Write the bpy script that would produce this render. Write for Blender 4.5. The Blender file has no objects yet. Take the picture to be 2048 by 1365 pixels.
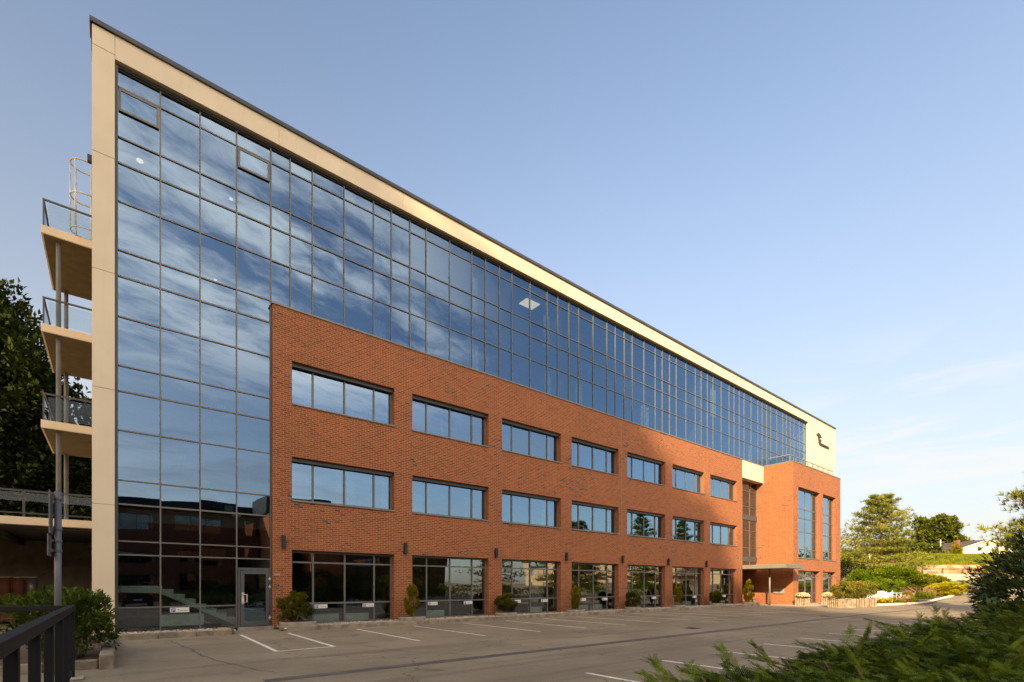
import bpy, math, random
import numpy as np
from mathutils import Vector, Matrix
R = math.radians
random.seed(7); RNG = np.random.default_rng(11)
SC = bpy.context.scene
COL = SC.collection
# ------------------------------------------------------------------ camera
cam = bpy.data.cameras.new('camera'); camo = bpy.data.objects.new('camera', cam); COL.objects.link(camo)
YAW = R(39.0); F = 986.0
camo.location = (0, -20, 1.62); camo.rotation_euler = (R(90), 0, -YAW)
cam.sensor_width = 36; cam.lens = F / 2048 * 36; cam.shift_y = (1172 - 682.5) / 2048
cam.clip_start = .05; cam.clip_end = 4000
SC.camera = camo
# ------------------------------------------------------------------ light
SUN = Vector((-.86, -.46, .43)).normalized()
EL = math.asin(SUN.z); AZ = math.atan2(SUN.x, SUN.y)
SC.view_settings.view_transform = 'Standard'; SC.view_settings.look = 'None'
SC.view_settings.gamma = 1; SC.view_settings.use_curve_mapping = False
SC.view_settings.exposure = 2.3
SC.view_settings.use_white_balance = True
SC.view_settings.white_balance_temperature = 8250
SC.view_settings.white_balance_tint = 12
SC.render.film_transparent = False
SC.cycles.max_bounces = 8; SC.cycles.transparent_max_bounces = 16; SC.cycles.glossy_bounces = 4
SC.cycles.diffuse_bounces = 3; SC.cycles.caustics_reflective = False; SC.cycles.caustics_refractive = False
SC.cycles.sample_clamp_indirect = 6; SC.cycles.use_denoising = True; SC.cycles.denoiser = 'OPENIMAGEDENOISE'; SC.cycles.denoising_input_passes = 'RGB_ALBEDO_NORMAL'; SC.cycles.denoising_prefilter = 'NONE'
sl = bpy.data.lights.new('sun', 'SUN'); so = bpy.data.objects.new('sun', sl); COL.objects.link(so)
sl.energy = 2.0; sl.angle = R(.8); sl.color = (1, .87, .68)
so.rotation_euler = (-SUN).to_track_quat('-Z', 'Y').to_euler(); so.location = (-60, -40, 60)
W = bpy.data.worlds.new('World'); SC.world = W; W.use_nodes = True

class NT:
    """small helper to write node trees"""
    def __init__(s, tree): s.t = tree; tree.nodes.clear()
    def n(s, typ, ins=None, **kw):
        nd = s.t.nodes.new(typ)
        for k, v in kw.items(): setattr(nd, k, v)
        for k, v in (ins or {}).items(): s.set(nd.inputs[k], v)
        return nd
    def set(s, sock, v):
        if isinstance(v, bpy.types.NodeSocket): s.t.links.new(v, sock)
        elif isinstance(v, bpy.types.Node): s.t.links.new(v.outputs[0], sock)
        else: sock.default_value = v
    def m(s, op, a, b=None, c=None, clamp=False):
        nd = s.t.nodes.new('ShaderNodeMath'); nd.operation = op; nd.use_clamp = clamp
        for i, v in enumerate((a, b, c)):
            if v is not None: s.set(nd.inputs[i], v)
        return nd.outputs[0]
    def mix(s, f, a, b, blend='MIX'):
        nd = s.t.nodes.new('ShaderNodeMix'); nd.data_type = 'RGBA'; nd.blend_type = blend
        s.set(nd.inputs[0], f); s.set(nd.inputs[6], c4(a)); s.set(nd.inputs[7], c4(b)); return nd.outputs[2]
    def ramp(s, f, lo, hi, a=0., b=1.):
        nd = s.t.nodes.new('ShaderNodeMapRange'); nd.interpolation_type = 'SMOOTHSTEP'
        for i, v in enumerate((f, lo, hi, a, b)): s.set(nd.inputs[i], v)
        return nd.outputs[0]
def c4(v):
    return (*v, 1) if isinstance(v, tuple) and len(v) == 3 else v

def build_world():
    n = NT(W.node_tree)
    sky = n.n('ShaderNodeTexSky', sky_type='NISHITA', sun_disc=False, sun_elevation=EL, sun_rotation=AZ, altitude=50,
              air_density=1.0, dust_density=1.2, ozone_density=1.0)
    g = n.n('ShaderNodeTexCoord').outputs['Generated']
    s = n.n('ShaderNodeSeparateXYZ', {0: g}); x, y, z = s.outputs
    zc = n.m('MAXIMUM', z, .03)
    px = n.m('DIVIDE', x, zc); py = n.m('DIVIDE', y, zc)
    # a sheet of streaky high cloud over the southern half of the sky
    ca, sa = math.cos(R(-20)), math.sin(R(-20))
    u = n.m('ADD', n.m('MULTIPLY', px, ca), n.m('MULTIPLY', py, sa))
    v = n.m('SUBTRACT', n.m('MULTIPLY', py, ca), n.m('MULTIPLY', px, sa))
    P = n.n('ShaderNodeCombineXYZ', {0: n.m('MULTIPLY', u, 1.0), 1: n.m('MULTIPLY', v, 2.1), 2: 3.7})
    n1 = n.n('ShaderNodeTexNoise', {'Vector': P.outputs[0], 'Scale': 2.7, 'Detail': 10., 'Roughness': .63, 'Distortion': 0.})
    n2 = n.n('ShaderNodeTexNoise', {'Vector': P.outputs[0], 'Scale': .55, 'Detail': 3.})
    dens = n.m('ADD', n.m('MULTIPLY', n1.outputs[0], .7), n.m('MULTIPLY', n2.outputs[0], .5))
    south = n.ramp(n.m('SUBTRACT', n.m('MULTIPLY', y, -1), n.m('MULTIPLY', x, .55)), .34, .66)
    hi = n.ramp(z, .28, .44)
    cl = n.m('MULTIPLY', n.m('MULTIPLY', n.ramp(dens, .48, .72), south), n.m('ADD', hi, .06))
    # thin cirrus low in the north east, and a pale band low in the south
    P2 = n.n('ShaderNodeCombineXYZ', {0: n.m('MULTIPLY', x, 3.), 1: n.m('MULTIPLY', y, 3.), 2: n.m('MULTIPLY', z, 16.)})
    n3 = n.n('ShaderNodeTexNoise', {'Vector': P2.outputs[0], 'Scale': 1.1, 'Detail': 6., 'Roughness': .6, 'Distortion': .8})
    low = n.m('MULTIPLY', n.ramp(z, .02, .14), n.ramp(z, .42, .2))
    cir = n.m('MULTIPLY', n.m('MULTIPLY', n.ramp(n3.outputs[0], .46, .72), low), .62)
    haze = n.m('MULTIPLY', n.m('POWER', n.m('SUBTRACT', 1., n.m('MAXIMUM', z, 0.)), 2.1), .93)
    base = n.mix(1., sky.outputs[0], (.618, .712, .82), 'MULTIPLY')
    sunward = n.ramp(n.m('ADD', n.m('MULTIPLY', x, -.85), n.m('MULTIPLY', y, -.5)), -.1, 1.)
    hc = n.mix(sunward, (1.52, 1.71, 2.02), (8.6, 7.0, 5.6))
    # the clear sky is deepest at a right angle to the sun (north west), palest low down
    fade = n.m('MULTIPLY', n.ramp(z, .0, .70, .54, .88), n.ramp(x, -.35, .75, .76, 1.06))
    back = n.ramp(y, .15, -.5)
    base = n.mix(1., base, n.mix(back, n.n('ShaderNodeCombineXYZ', {0: fade, 1: fade, 2: fade}).outputs[0], (1.16, 1.14, 1.07)), 'MULTIPLY')
    haze = n.m('MULTIPLY', haze, n.m('SUBTRACT', 1., n.m('MULTIPLY', n.m('MULTIPLY', back, n.m('SUBTRACT', 1., sunward)), .55)))
    c = n.mix(haze, base, hc)
    c = n.mix(cir, c, (1.85, 2.0, 2.25))
    c = n.mix(n.m('MULTIPLY', cl, .85), c, (7.4, 6.8, 6.5))
    bg = n.n('ShaderNodeBackground', {'Color': c, 'Strength': .10})
    n.n('ShaderNodeOutputWorld', {0: bg.outputs[0]})
build_world()

# ------------------------------------------------------------------ materials
MATS = {}
def newmat(name):
    m = bpy.data.materials.new(name); m.use_nodes = True; MATS[name] = m
    n = NT(m.node_tree); n.out = n.n('ShaderNodeOutputMaterial'); return n
def pbr(n, col, rough=.6, metal=0., bump=None, bs=.3, bd=.01, spec=.5, **kw):
    ins = {'Base Color': c4(col), 'Roughness': rough, 'Metallic': metal, 'Specular IOR Level': spec}
    p = n.n('ShaderNodeBsdfPrincipled', ins)
    if bump is not None:
        b = n.n('ShaderNodeBump', {'Strength': bs, 'Distance': bd, 'Height': bump}); n.set(p.inputs['Normal'], b.outputs[0])
    return p
def simple(name, col, rough=.6, metal=0., var=.12, scale=3., fine=60., bs=.1, spec=.5):
    n = newmat(name); tc = n.n('ShaderNodeTexCoord').outputs['Object']
    a = n.n('ShaderNodeTexNoise', {'Vector': tc, 'Scale': scale, 'Detail': 5.})
    f = n.n('ShaderNodeTexNoise', {'Vector': tc, 'Scale': fine, 'Detail': 2.})
    c = n.mix(n.ramp(a.outputs[0], .3, .7), tuple(v * (1 - var) for v in col), tuple(v * (1 + var) for v in col))
    p = pbr(n, c, rough, metal, f.outputs[0], bs, .004, spec); n.set(n.out.inputs[0], p.outputs[0])
    return MATS[name]

def brick_mat(name, lo, hi, mortar):
    n = newmat(name); uv = n.n('ShaderNodeUVMap').outputs[0]
    s = n.n('ShaderNodeSeparateXYZ', {0: uv}); u, v = s.outputs[0], s.outputs[1]
    vr = n.m('DIVIDE', v, .077); row = n.m('FLOOR', vr); fv = n.m('FRACT', vr)
    rr = n.n('ShaderNodeTexWhiteNoise', {'W': row}, noise_dimensions='1D').outputs[0]
    ub = n.m('ADD', n.m('ADD', n.m('DIVIDE', u, .24), n.m('MULTIPLY', n.m('MODULO', row, 2.), .5)), n.m('MULTIPLY', rr, .12))
    col = n.m('FLOOR', ub); fu = n.m('FRACT', ub)
    cv = n.n('ShaderNodeCombineXYZ', {0: col, 1: row})
    wn = n.n('ShaderNodeTexWhiteNoise', {'Vector': cv.outputs[0]}, noise_dimensions='2D').outputs
    clus = n.n('ShaderNodeTexNoise', {'Vector': uv, 'Scale': .32, 'Detail': 2.})
    big = n.n('ShaderNodeTexNoise', {'Vector': uv, 'Scale': .5, 'Detail': 6., 'Roughness': .6})
    thr = n.m('SUBTRACT', 1., n.m('MULTIPLY', n.ramp(clus.outputs[0], .48, .72), .11))
    dark = n.m('GREATER_THAN', wn[0], thr)
    sep = n.n('ShaderNodeSeparateColor', {0: wn[1]})
    c = n.mix(n.m('MULTIPLY', sep.outputs[1], 1.), lo, hi)
    c = n.mix(n.m('MULTIPLY', sep.outputs[2], .4), c, (.24, .10, .045))
    mp = n.n('ShaderNodeMapping', {'Vector': uv, 'Scale': (1.6, .10, 1.)})
    st = n.n('ShaderNodeTexNoise', {'Vector': mp.outputs[0], 'Scale': 1.3, 'Detail': 5., 'Roughness': .65})
    c = n.mix(n.ramp(st.outputs[0], .54, .72, 0., .30), c, (.17, .055, .022))
    md = n.n('ShaderNodeTexNoise', {'Vector': uv, 'Scale': 2.6, 'Detail': 4., 'Roughness': .7})
    c = n.mix(n.ramp(md.outputs[0], .52, .80, 0., .22), c, (.15, .042, .018))
    c = n.mix(dark, c, (.045, .036, .03))
    c = n.mix(n.ramp(big.outputs[0], .35, .75, 0., .22), c, tuple(x * 1.5 for x in hi))
    mort = n.m('MAXIMUM', n.m('LESS_THAN', fu, .07), n.m('LESS_THAN', fv, .17))
    c = n.mix(mort, c, mortar)
    gr = n.n('ShaderNodeTexNoise', {'Vector': uv, 'Scale': 70., 'Detail': 2.})
    h = n.m('ADD', n.m('MULTIPLY', mort, -.6), n.m('MULTIPLY', gr.outputs[0], .3))
    p = pbr(n, c, .85, 0., h, .5, .008, .25); n.set(n.out.inputs[0], p.outputs[0])
brick_mat('brick', (.195, .037, .010), (.38, .085, .022), (.42, .26, .15))
brick_mat('dull_brick', (.08, .028, .016), (.15, .05, .028), (.13, .10, .075))

def asphalt_mat():
    n = newmat('asphalt'); tc = n.n('ShaderNodeTexCoord').outputs['Object']
    f = n.n('ShaderNodeTexNoise', {'Vector': tc, 'Scale': 34., 'Detail': 4., 'Roughness': .8})
    a = n.n('ShaderNodeTexNoise', {'Vector': tc, 'Scale': .35, 'Detail': 5., 'Roughness': .6})
    mp = n.n('ShaderNodeMapping', {'Vector': tc, 'Scale': (.06, 1.6, 1.)})
    st = n.n('ShaderNodeTexNoise', {'Vector': mp.outputs[0], 'Scale': 1.0, 'Detail': 6., 'Roughness': .65})
    c = n.mix(n.ramp(a.outputs[0], .35, .7), (.25, .196, .130), (.335, .262, .174))
    c = n.mix(n.ramp(st.outputs[0], .5, .68, 0., .45), c, (.14, .115, .088))
    c = n.mix(n.ramp(f.outputs[0], .55, .75, 0., .55), c, (.42, .36, .28))
    c = n.mix(n.ramp(f.outputs[0], .45, .3, 0., .6), c, (.09, .075, .06))
    g = n.n('ShaderNodeTexNoise', {'Vector': tc, 'Scale': 14., 'Detail': 4., 'Roughness': .8})
    c = n.mix(n.ramp(g.outputs[0], .56, .72, 0., .35), c, (.40, .34, .265)); c = n.mix(n.ramp(g.outputs[0], .44, .30, 0., .45), c, (.10, .085, .066))
    # cracks
    v = n.n('ShaderNodeTexVoronoi', {'Vector': n.n('ShaderNodeVectorMath', {0: tc, 1: n.n('ShaderNodeTexNoise', {'Vector': tc, 'Scale': 1.5, 'Detail': 4.}).outputs['Color']}, operation='ADD').outputs[0], 'Scale': .16}, feature='DISTANCE_TO_EDGE')
    c = n.mix(n.ramp(v.outputs[0], .004, .0, 0., .55), c, (.035, .032, .03))
    # oil spots in the bays
    ob = n.n('ShaderNodeTexNoise', {'Vector': tc, 'Scale': .9, 'Detail': 2.})
    c = n.mix(n.ramp(ob.outputs[0], .66, .78, 0., .55), c, (.05, .044, .04))
    p = pbr(n, c, .88, 0., f.outputs[0], .55, .01, .12); n.set(n.out.inputs[0], p.outputs[0])
asphalt_mat()

def cream_mat():
    n = newmat('cream'); tc = n.n('ShaderNodeTexCoord').outputs['Object']
    mp = n.n('ShaderNodeMapping', {'Vector': tc, 'Scale': (2.2, 2.2, .12)})
    st = n.n('ShaderNodeTexNoise', {'Vector': mp.outputs[0], 'Scale': 1.5, 'Detail': 6., 'Roughness': .6})
    a = n.n('ShaderNodeTexNoise', {'Vector': tc, 'Scale': .8, 'Detail': 6.})
    f = n.n('ShaderNodeTexNoise', {'Vector': tc, 'Scale': 90., 'Detail': 2.})
    c = n.mix(n.ramp(a.outputs[0], .3, .7), (.72, .575, .395), (.78, .625, .435))
    c = n.mix(n.ramp(st.outputs[0], .52, .75, 0., .35), c, (.62, .485, .33))
    p = pbr(n, c, .8, 0., f.outputs[0], .12, .004, .25); n.set(n.out.inputs[0], p.outputs[0])
cream_mat()

def glass_mat(name, refl, tint, base=.42, trans=(.30, .36, .36), bump=.10):
    n = newmat(name); tc = n.n('ShaderNodeTexCoord').outputs['Object']
    nz = n.n('ShaderNodeTexNoise', {'Vector': tc, 'Scale': .55, 'Detail': 1.})
    b = n.n('ShaderNodeBump', {'Strength': bump, 'Distance': .05, 'Height': nz.outputs[0]})
    gl = n.n('ShaderNodeBsdfGlossy', {'Color': c4(refl), 'Roughness': .006, 'Normal': b.outputs[0]})
    tr = n.n('ShaderNodeBsdfTransparent', {'Color': c4(trans)})
    lw = n.n('ShaderNodeLayerWeight', {'Blend': .5})
    fac = n.m('ADD', base, n.m('MULTIPLY', n.m('POWER', lw.outputs['Facing'], 4.), .9 - base), clamp=True)
    mx = n.n('ShaderNodeMixShader', {0: fac, 1: tr.outputs[0], 2: gl.outputs[0]})
    bf = n.n('ShaderNodeNewGeometry').outputs['Backfacing']
    clear = n.n('ShaderNodeBsdfTransparent', {'Color': c4(tint)})
    m2 = n.n('ShaderNodeMixShader', {0: bf, 1: mx.outputs[0], 2: clear.outputs[0]})
    n.set(n.out.inputs[0], m2.outputs[0])
glass_mat('blue_glass', (.42, .66, .95), (.85, .92, .95), .25, bump=.15)
glass_mat('window_glass', (.50, .74, 1.0), (.85, .92, .92), .32, bump=.18)
glass_mat('shop_glass', (.80, .90, 1.0), (.95, .97, .96), .21, (.52, .60, .56))
glass_mat('clear_glass', (.5, .55, .6), (.97, .98, .97), .05, (.72, .80, .80), 0.)
glass_mat('house_glass', (.8, .85, .9), (.9, .9, .9), .4)

def leaf_mat(name, a, b, trans=.3, rough=.65, spec=.08, third=None):
    n = newmat(name)
    r = n.n('ShaderNodeAttribute', attribute_name='rnd', attribute_type='GEOMETRY').outputs['Fac']
    c = n.mix(r, a, b)
    if third: c = n.mix(n.m('GREATER_THAN', r, third[0]), c, third[1])
    p = pbr(n, c, rough, 0., None, spec=spec)
    t = n.n('ShaderNodeBsdfTranslucent', {'Color': c})
    mx = n.n('ShaderNodeMixShader', {0: trans, 1: p.outputs[0], 2: t.outputs[0]})
    n.set(n.out.inputs[0], mx.outputs[0])
leaf_mat('yew_leaf', (.020, .046, .004), (.165, .215, .014), .25, .6, .10)
leaf_mat('rhodo_leaf', (.022, .045, .008), (.085, .12, .022), .12, .5, .2, (.985, (.30, .10, .03)))
leaf_mat('laurel_leaf', (.024, .052, .005), (.10, .14, .014), .22, .45, .2)
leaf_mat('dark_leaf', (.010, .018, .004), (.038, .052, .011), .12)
leaf_mat('pine_leaf', (.10, .12, .018), (.33, .325, .065), .22)
leaf_mat('green_leaf', (.06, .105, .006), (.19, .25, .014), .3)
leaf_mat('olive_leaf', (.12, .14, .015), (.28, .25, .03), .3)
leaf_mat('yellow_leaf', (.34, .30, .02), (.58, .50, .035), .3)
leaf_mat('mid_leaf', (.05, .07, .008), (.15, .165, .02), .25)
leaf_mat('gold_leaf', (.16, .14, .006), (.38, .29, .012), .3)
leaf_mat('shrub_leaf', (.05, .07, .006), (.15, .13, .012), .2)
leaf_mat('rust_leaf', (.11, .14, .02), (.28, .24, .035), .3, .6, .1, (.90, (.50, .14, .04)))
leaf_mat('litter_leaf', (.28, .12, .03), (.45, .28, .06), .1)
leaf_mat('flower', (.66, .58, .34), (.82, .74, .50), .3)
leaf_mat('pink_flower', (.50, .16, .22), (.75, .45, .35), .3)
leaf_mat('orange_flower', (.75, .35, .03), (.8, .5, .04), .3)
leaf_mat('grass_leaf', (.12, .15, .008), (.27, .275, .02), .3)
simple('bark', (.11, .075, .05), .9, var=.4, scale=6, fine=20, bs=.6)
simple('pine_bark', (.25, .13, .07), .9, var=.35, scale=5, fine=20, bs=.6)
simple('birch_bark', (.55, .47, .38), .8, var=.2)
simple('dark_metal', (.058, .056, .050), .45, .3, .1)
simple('mullion', (.15, .138, .118), .5, .25, .08)
simple('sill_metal', (.22, .20, .165), .5, .3, .12)
simple('coping', (.060, .060, .057), .55, .2, .1)
simple('black_paint', (.009, .009, .009), .6, 0., .15, spec=.25)
simple('lamp_black', (.018, .017, .017), .5, 0., .1)
simple('concrete', (.27, .235, .185), .9, 0., .25, 2.5, 40, .4)
simple('pale_concrete', (.44, .35, .24), .9, 0., .15, 1.2, 30, .3)
simple('kerb_stone', (.24, .19, .13), .92, 0., .35, 3., 35, .6)
simple('white_stone', (.66, .58, .44), .85, 0., .2, 4., 30, .5)
simple('galvanised', (.60, .55, .47), .5, .4, .15, 4.)
simple('pole_steel', (.15, .15, .155), .5, .4, .12)
simple('canopy_metal', (.21, .185, .145), .5, .2, .08)
simple('line_paint', (.80, .69, .58), .8, 0., .25, 8., 60, .3)
simple('tar', (.115, .095, .075), .7, 0., .25, 2., 50, .4)
simple('carport_wall', (.34, .27, .18), .9)
simple('column_grey', (.13, .125, .11), .5, .2)
simple('door_grey', (.085, .085, .085), .5, .2)
simple('crack_fill', (.13, .105, .08), .9)
simple('balcony_soffit_shade', (.115, .082, .030), .85, 0., .15)
simple('interior', (.20, .18, .16), .9)
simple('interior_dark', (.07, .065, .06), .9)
simple('ceiling', (.30, .28, .26), .9)
simple('radiator', (.62, .68, .62), .6)
simple('stair', (.50, .55, .48), .7)
simple('curtain', (.70, .70, .68), .9)
simple('sign_white', (.72, .66, .60), .6, 0., .04)
simple('sign_blue', (.020, .040, .16), .5, 0., .05)
simple('sign_grey', (.30, .30, .31), .5, .2, .05)
simple('letter', (.045, .038, .032), .5, .2, .05)
simple('soil', (.12, .065, .035), .95, 0., .3, 4., 40, .6)
simple('wood_log', (.27, .20, .13), .9, 0., .35, 5., 25, .5)
simple('crate_red', (.16, .045, .02), .7, 0., .2)
simple('pallet_wood', (.22, .12, .055), .85, 0., .25)
simple('steel_drum', (.20, .17, .15), .4, .5, .15)
simple('house_cream', (.68, .56, .40), .8, 0., .05)
simple('house_white', (.75, .70, .62), .7, 0., .05)
simple('house_brown', (.16, .12, .09), .8, 0., .1)
simple('roof_tile', (.10, .075, .06), .85, 0., .2)
simple('chimney_brick', (.22, .075, .05), .85, 0., .2)
simple('grass_ground', (.13, .15, .014), .95, 0., .35, 1.2, 30, .6)
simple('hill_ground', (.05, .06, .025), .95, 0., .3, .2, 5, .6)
simple('twig', (.24, .13, .075), .9, 0., .25)
simple('letterbox', (.34, .30, .25), .5, .3, .1)
simple('toy_blue', (.32, .55, .62), .6, 0., .1)
simple('car_black', (.012, .012, .014), .2, .3, .05)
simple('tyre', (.02, .02, .02), .85)
simple('rim', (.4, .4, .4), .35, .8)
simple('tail_red', (.45, .02, .015), .25)
simple('plate', (.45, .52, .65), .5)
simple('cream_render', (.62, .47, .29), .85, 0., .06)
simple('roof_felt', (.035, .035, .034), .8)
simple('manhole', (.30, .10, .05), .8)
simple('wire', (.05, .045, .04), .6)
def stone_mat():
    n = newmat('rubble_stone'); uv = n.n('ShaderNodeUVMap').outputs[0]
    mp = n.n('ShaderNodeMapping', {'Vector': uv, 'Scale': (.75, 1.5, 1.)})
    v = n.n('ShaderNodeTexVoronoi', {'Vector': mp.outputs[0], 'Scale': 1., 'Randomness': .75}, distance='CHEBYCHEV')
    s = n.n('ShaderNodeSeparateColor', {0: v.outputs['Color']})
    c = n.mix(s.outputs[0], (.22, .13, .08), (.50, .36, .22))
    c = n.mix(n.m('GREATER_THAN', s.outputs[1], .75), c, (.46, .20, .09))
    nz = n.n('ShaderNodeTexNoise', {'Vector': uv, 'Scale': 6., 'Detail': 5.})
    c = n.mix(n.ramp(nz.outputs[0], .4, .75, 0., .4), c, (.13, .09, .06))
    p = pbr(n, c, .9, 0., n.m('ADD', n.m('MULTIPLY', v.outputs[0], -1.), n.m('MULTIPLY', nz.outputs[0], .4)), .5, .1, .2)
    n.set(n.out.inputs[0], p.outputs[0])
stone_mat()
def gravel_mat():
    n = newmat('gravel'); 
    r = n.n('ShaderNodeAttribute', attribute_name='rnd', attribute_type='GEOMETRY').outputs['Fac']
    c = n.mix(r, (.26, .19, .125), (.66, .55, .40))
    p = pbr(n, c, .9, spec=.2); n.set(n.out.inputs[0], p.outputs[0])
gravel_mat()
def emit(name, col, st):
    n = newmat(name); e = n.n('ShaderNodeEmission', {0: c4(col), 1: st}); n.set(n.out.inputs[0], e.outputs[0])
emit('lamp_glow', (1., .80, .58), .42)

# ------------------------------------------------------------------ mesh helpers
class MB:
    """collects shapes and links them as ONE mesh object"""
    def __init__(s): s.v = []; s.f = []
    def add(s, vs, fs):
        b = len(s.v); s.v.extend([tuple(p) for p in vs]); s.f.extend([tuple(b + i for i in f) for f in fs]); return s
    def box(s, x0, x1, y0, y1, z0, z1):
        return s.add([(x0, y0, z0), (x1, y0, z0), (x1, y1, z0), (x0, y1, z0), (x0, y0, z1), (x1, y0, z1), (x1, y1, z1), (x0, y1, z1)],
                     [(0, 3, 2, 1), (4, 5, 6, 7), (0, 1, 5, 4), (1, 2, 6, 5), (2, 3, 7, 6), (3, 0, 4, 7)])
    def tube(s, pts, rad, n=8, cap=True):
        pts = [Vector(p) for p in pts]; rings = []
        rr = rad if isinstance(rad, (list, tuple)) else [rad] * len(pts)
        b = len(s.v)
        for i, p in enumerate(pts):
            d = (pts[min(i + 1, len(pts) - 1)] - pts[max(i - 1, 0)]).normalized()
            a = d.cross(Vector((0, 0, 1)) if abs(d.z) < .9 else Vector((1, 0, 0))).normalized(); c = d.cross(a)
            for k in range(n):
                t = 2 * math.pi * k / n; s.v.append(tuple(p + (a * math.cos(t) + c * math.sin(t)) * rr[i]))
        for i in range(len(pts) - 1):
            for k in range(n):
                k2 = (k + 1) % n; s.f.append((b + i * n + k, b + i * n + k2, b + (i + 1) * n + k2, b + (i + 1) * n + k))
        if cap:
            s.f.append(tuple(b + k for k in range(n))[::-1]); s.f.append(tuple(b + (len(pts) - 1) * n + k for k in range(n)))
        return s
    def prism(s, poly, a0, a1, axis='y'):
        """poly: 2d points; extruded between a0 and a1 along the axis"""
        def P(u, v, a): return {'y': (u, a, v), 'x': (a, u, v), 'z': (u, v, a)}[axis]
        n = len(poly); b = [P(u, v, a0) for u, v in poly] + [P(u, v, a1) for u, v in poly]
        return s.add(b, [tuple(range(n)), tuple(range(2 * n - 1, n - 1, -1))] + [(i, n + i, n + (i + 1) % n, (i + 1) % n) for i in range(n)])
    def build(s, name, mat, parent=None, smooth=False, bevel=0., loc=None):
        me = bpy.data.meshes.new(name); me.from_pydata(s.v, [], s.f); me.update()
        import bmesh
        bm = bmesh.new(); bm.from_mesh(me); bmesh.ops.recalc_face_normals(bm, faces=bm.faces); bm.to_mesh(me); bm.free()
        uvl = me.uv_layers.new(name='uv'); co = np.array(s.v) if s.v else np.zeros((0, 3))
        for p in me.polygons:
            nx, ny, nz = (abs(c) for c in p.normal)
            for li in p.loop_indices:
                q = co[me.loops[li].vertex_index]
                if nz > nx and nz > ny: uvl.data[li].uv = (q[0], q[1])
                elif nx > ny: uvl.data[li].uv = (q[1], q[2])
                else: uvl.data[li].uv = (q[0], q[2])
            p.use_smooth = smooth
        o = bpy.data.objects.new(name, me); COL.objects.link(o); me.materials.append(MATS[mat])
        if parent is not None: o.parent = parent
        if loc: o.location = loc
        if bevel:
            m = o.modifiers.new('bevel', 'BEVEL'); m.width = bevel; m.segments = 2; m.limit_method = 'ANGLE'
        return o
def box(*a): return MB().box(*a)
def tag(o, label=None, cat=None, group=None, kind=None):
    if label: o['label'] = label
    if cat: o['category'] = cat
    if group: o['group'] = group
    if kind: o['kind'] = kind
    return o
def empty(name, loc=(0, 0, 0), rz=0., label=None, cat=None, group=None):
    o = bpy.data.objects.new(name, None); COL.objects.link(o); o.location = loc; o.rotation_euler = (0, 0, rz)
    o.empty_display_size = .2
    return tag(o, label, cat, group)
def copy_tree(o, parent=None):
    c = o.copy(); COL.objects.link(c)
    if parent is not None: c.parent = parent
    for ch in list(o.children): copy_tree(ch, c)
    return c
def wall(mb, u0, u1, z0, z1, d0, d1, holes, axis='x'):
    """a wall with rectangular openings: u along the wall, d0 outer face, d1 inner face"""
    us = sorted({u0, u1, *[h[0] for h in holes], *[h[1] for h in holes]}); zs = sorted({z0, z1, *[h[2] for h in holes], *[h[3] for h in holes]})
    us = [u for u in us if u0 <= u <= u1]; zs = [z for z in zs if z0 <= z <= z1]
    P = (lambda u, d, z: (u, d, z)) if axis == 'x' else (lambda u, d, z: (d, u, z))
    def solid(i, j):
        if not (0 <= i < len(us) - 1 and 0 <= j < len(zs) - 1): return False
        cu, cz = (us[i] + us[i + 1]) / 2, (zs[j] + zs[j + 1]) / 2
        return not any(h[0] < cu < h[1] and h[2] < cz < h[3] for h in holes)
    for i in range(len(us) - 1):
        for j in range(len(zs) - 1):
            if not solid(i, j): continue
            a, b, c, d = us[i], us[i + 1], zs[j], zs[j + 1]
            for dd in (d0, d1): mb.add([P(a, dd, c), P(b, dd, c), P(b, dd, d), P(a, dd, d)], [(0, 1, 2, 3)])
            for di, dj, q in ((-1, 0, [(a, c), (a, d)]), (1, 0, [(b, c), (b, d)]), (0, -1, [(a, c), (b, c)]), (0, 1, [(a, d), (b, d)])):
                if not solid(i + di, j + dj):
                    (ua, za), (ub, zb) = q; mb.add([P(ua, d0, za), P(ub, d0, zb), P(ub, d1, zb), P(ua, d1, za)], [(0, 1, 2, 3)])
    # weld so that normals are consistent
    import bmesh
    me = bpy.data.meshes.new('tmp'); me.from_pydata(mb.v, [], mb.f); bm = bmesh.new(); bm.from_mesh(me)
    bmesh.ops.remove_doubles(bm, verts=bm.verts, dist=1e-5); bmesh.ops.recalc_face_normals(bm, faces=bm.faces)
    bm.verts.ensure_lookup_table(); mb.v = [tuple(v.co) for v in bm.verts]; mb.f = [tuple(v.index for v in f.verts) for f in bm.faces]
    bm.free(); bpy.data.meshes.remove(me); return mb
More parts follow.
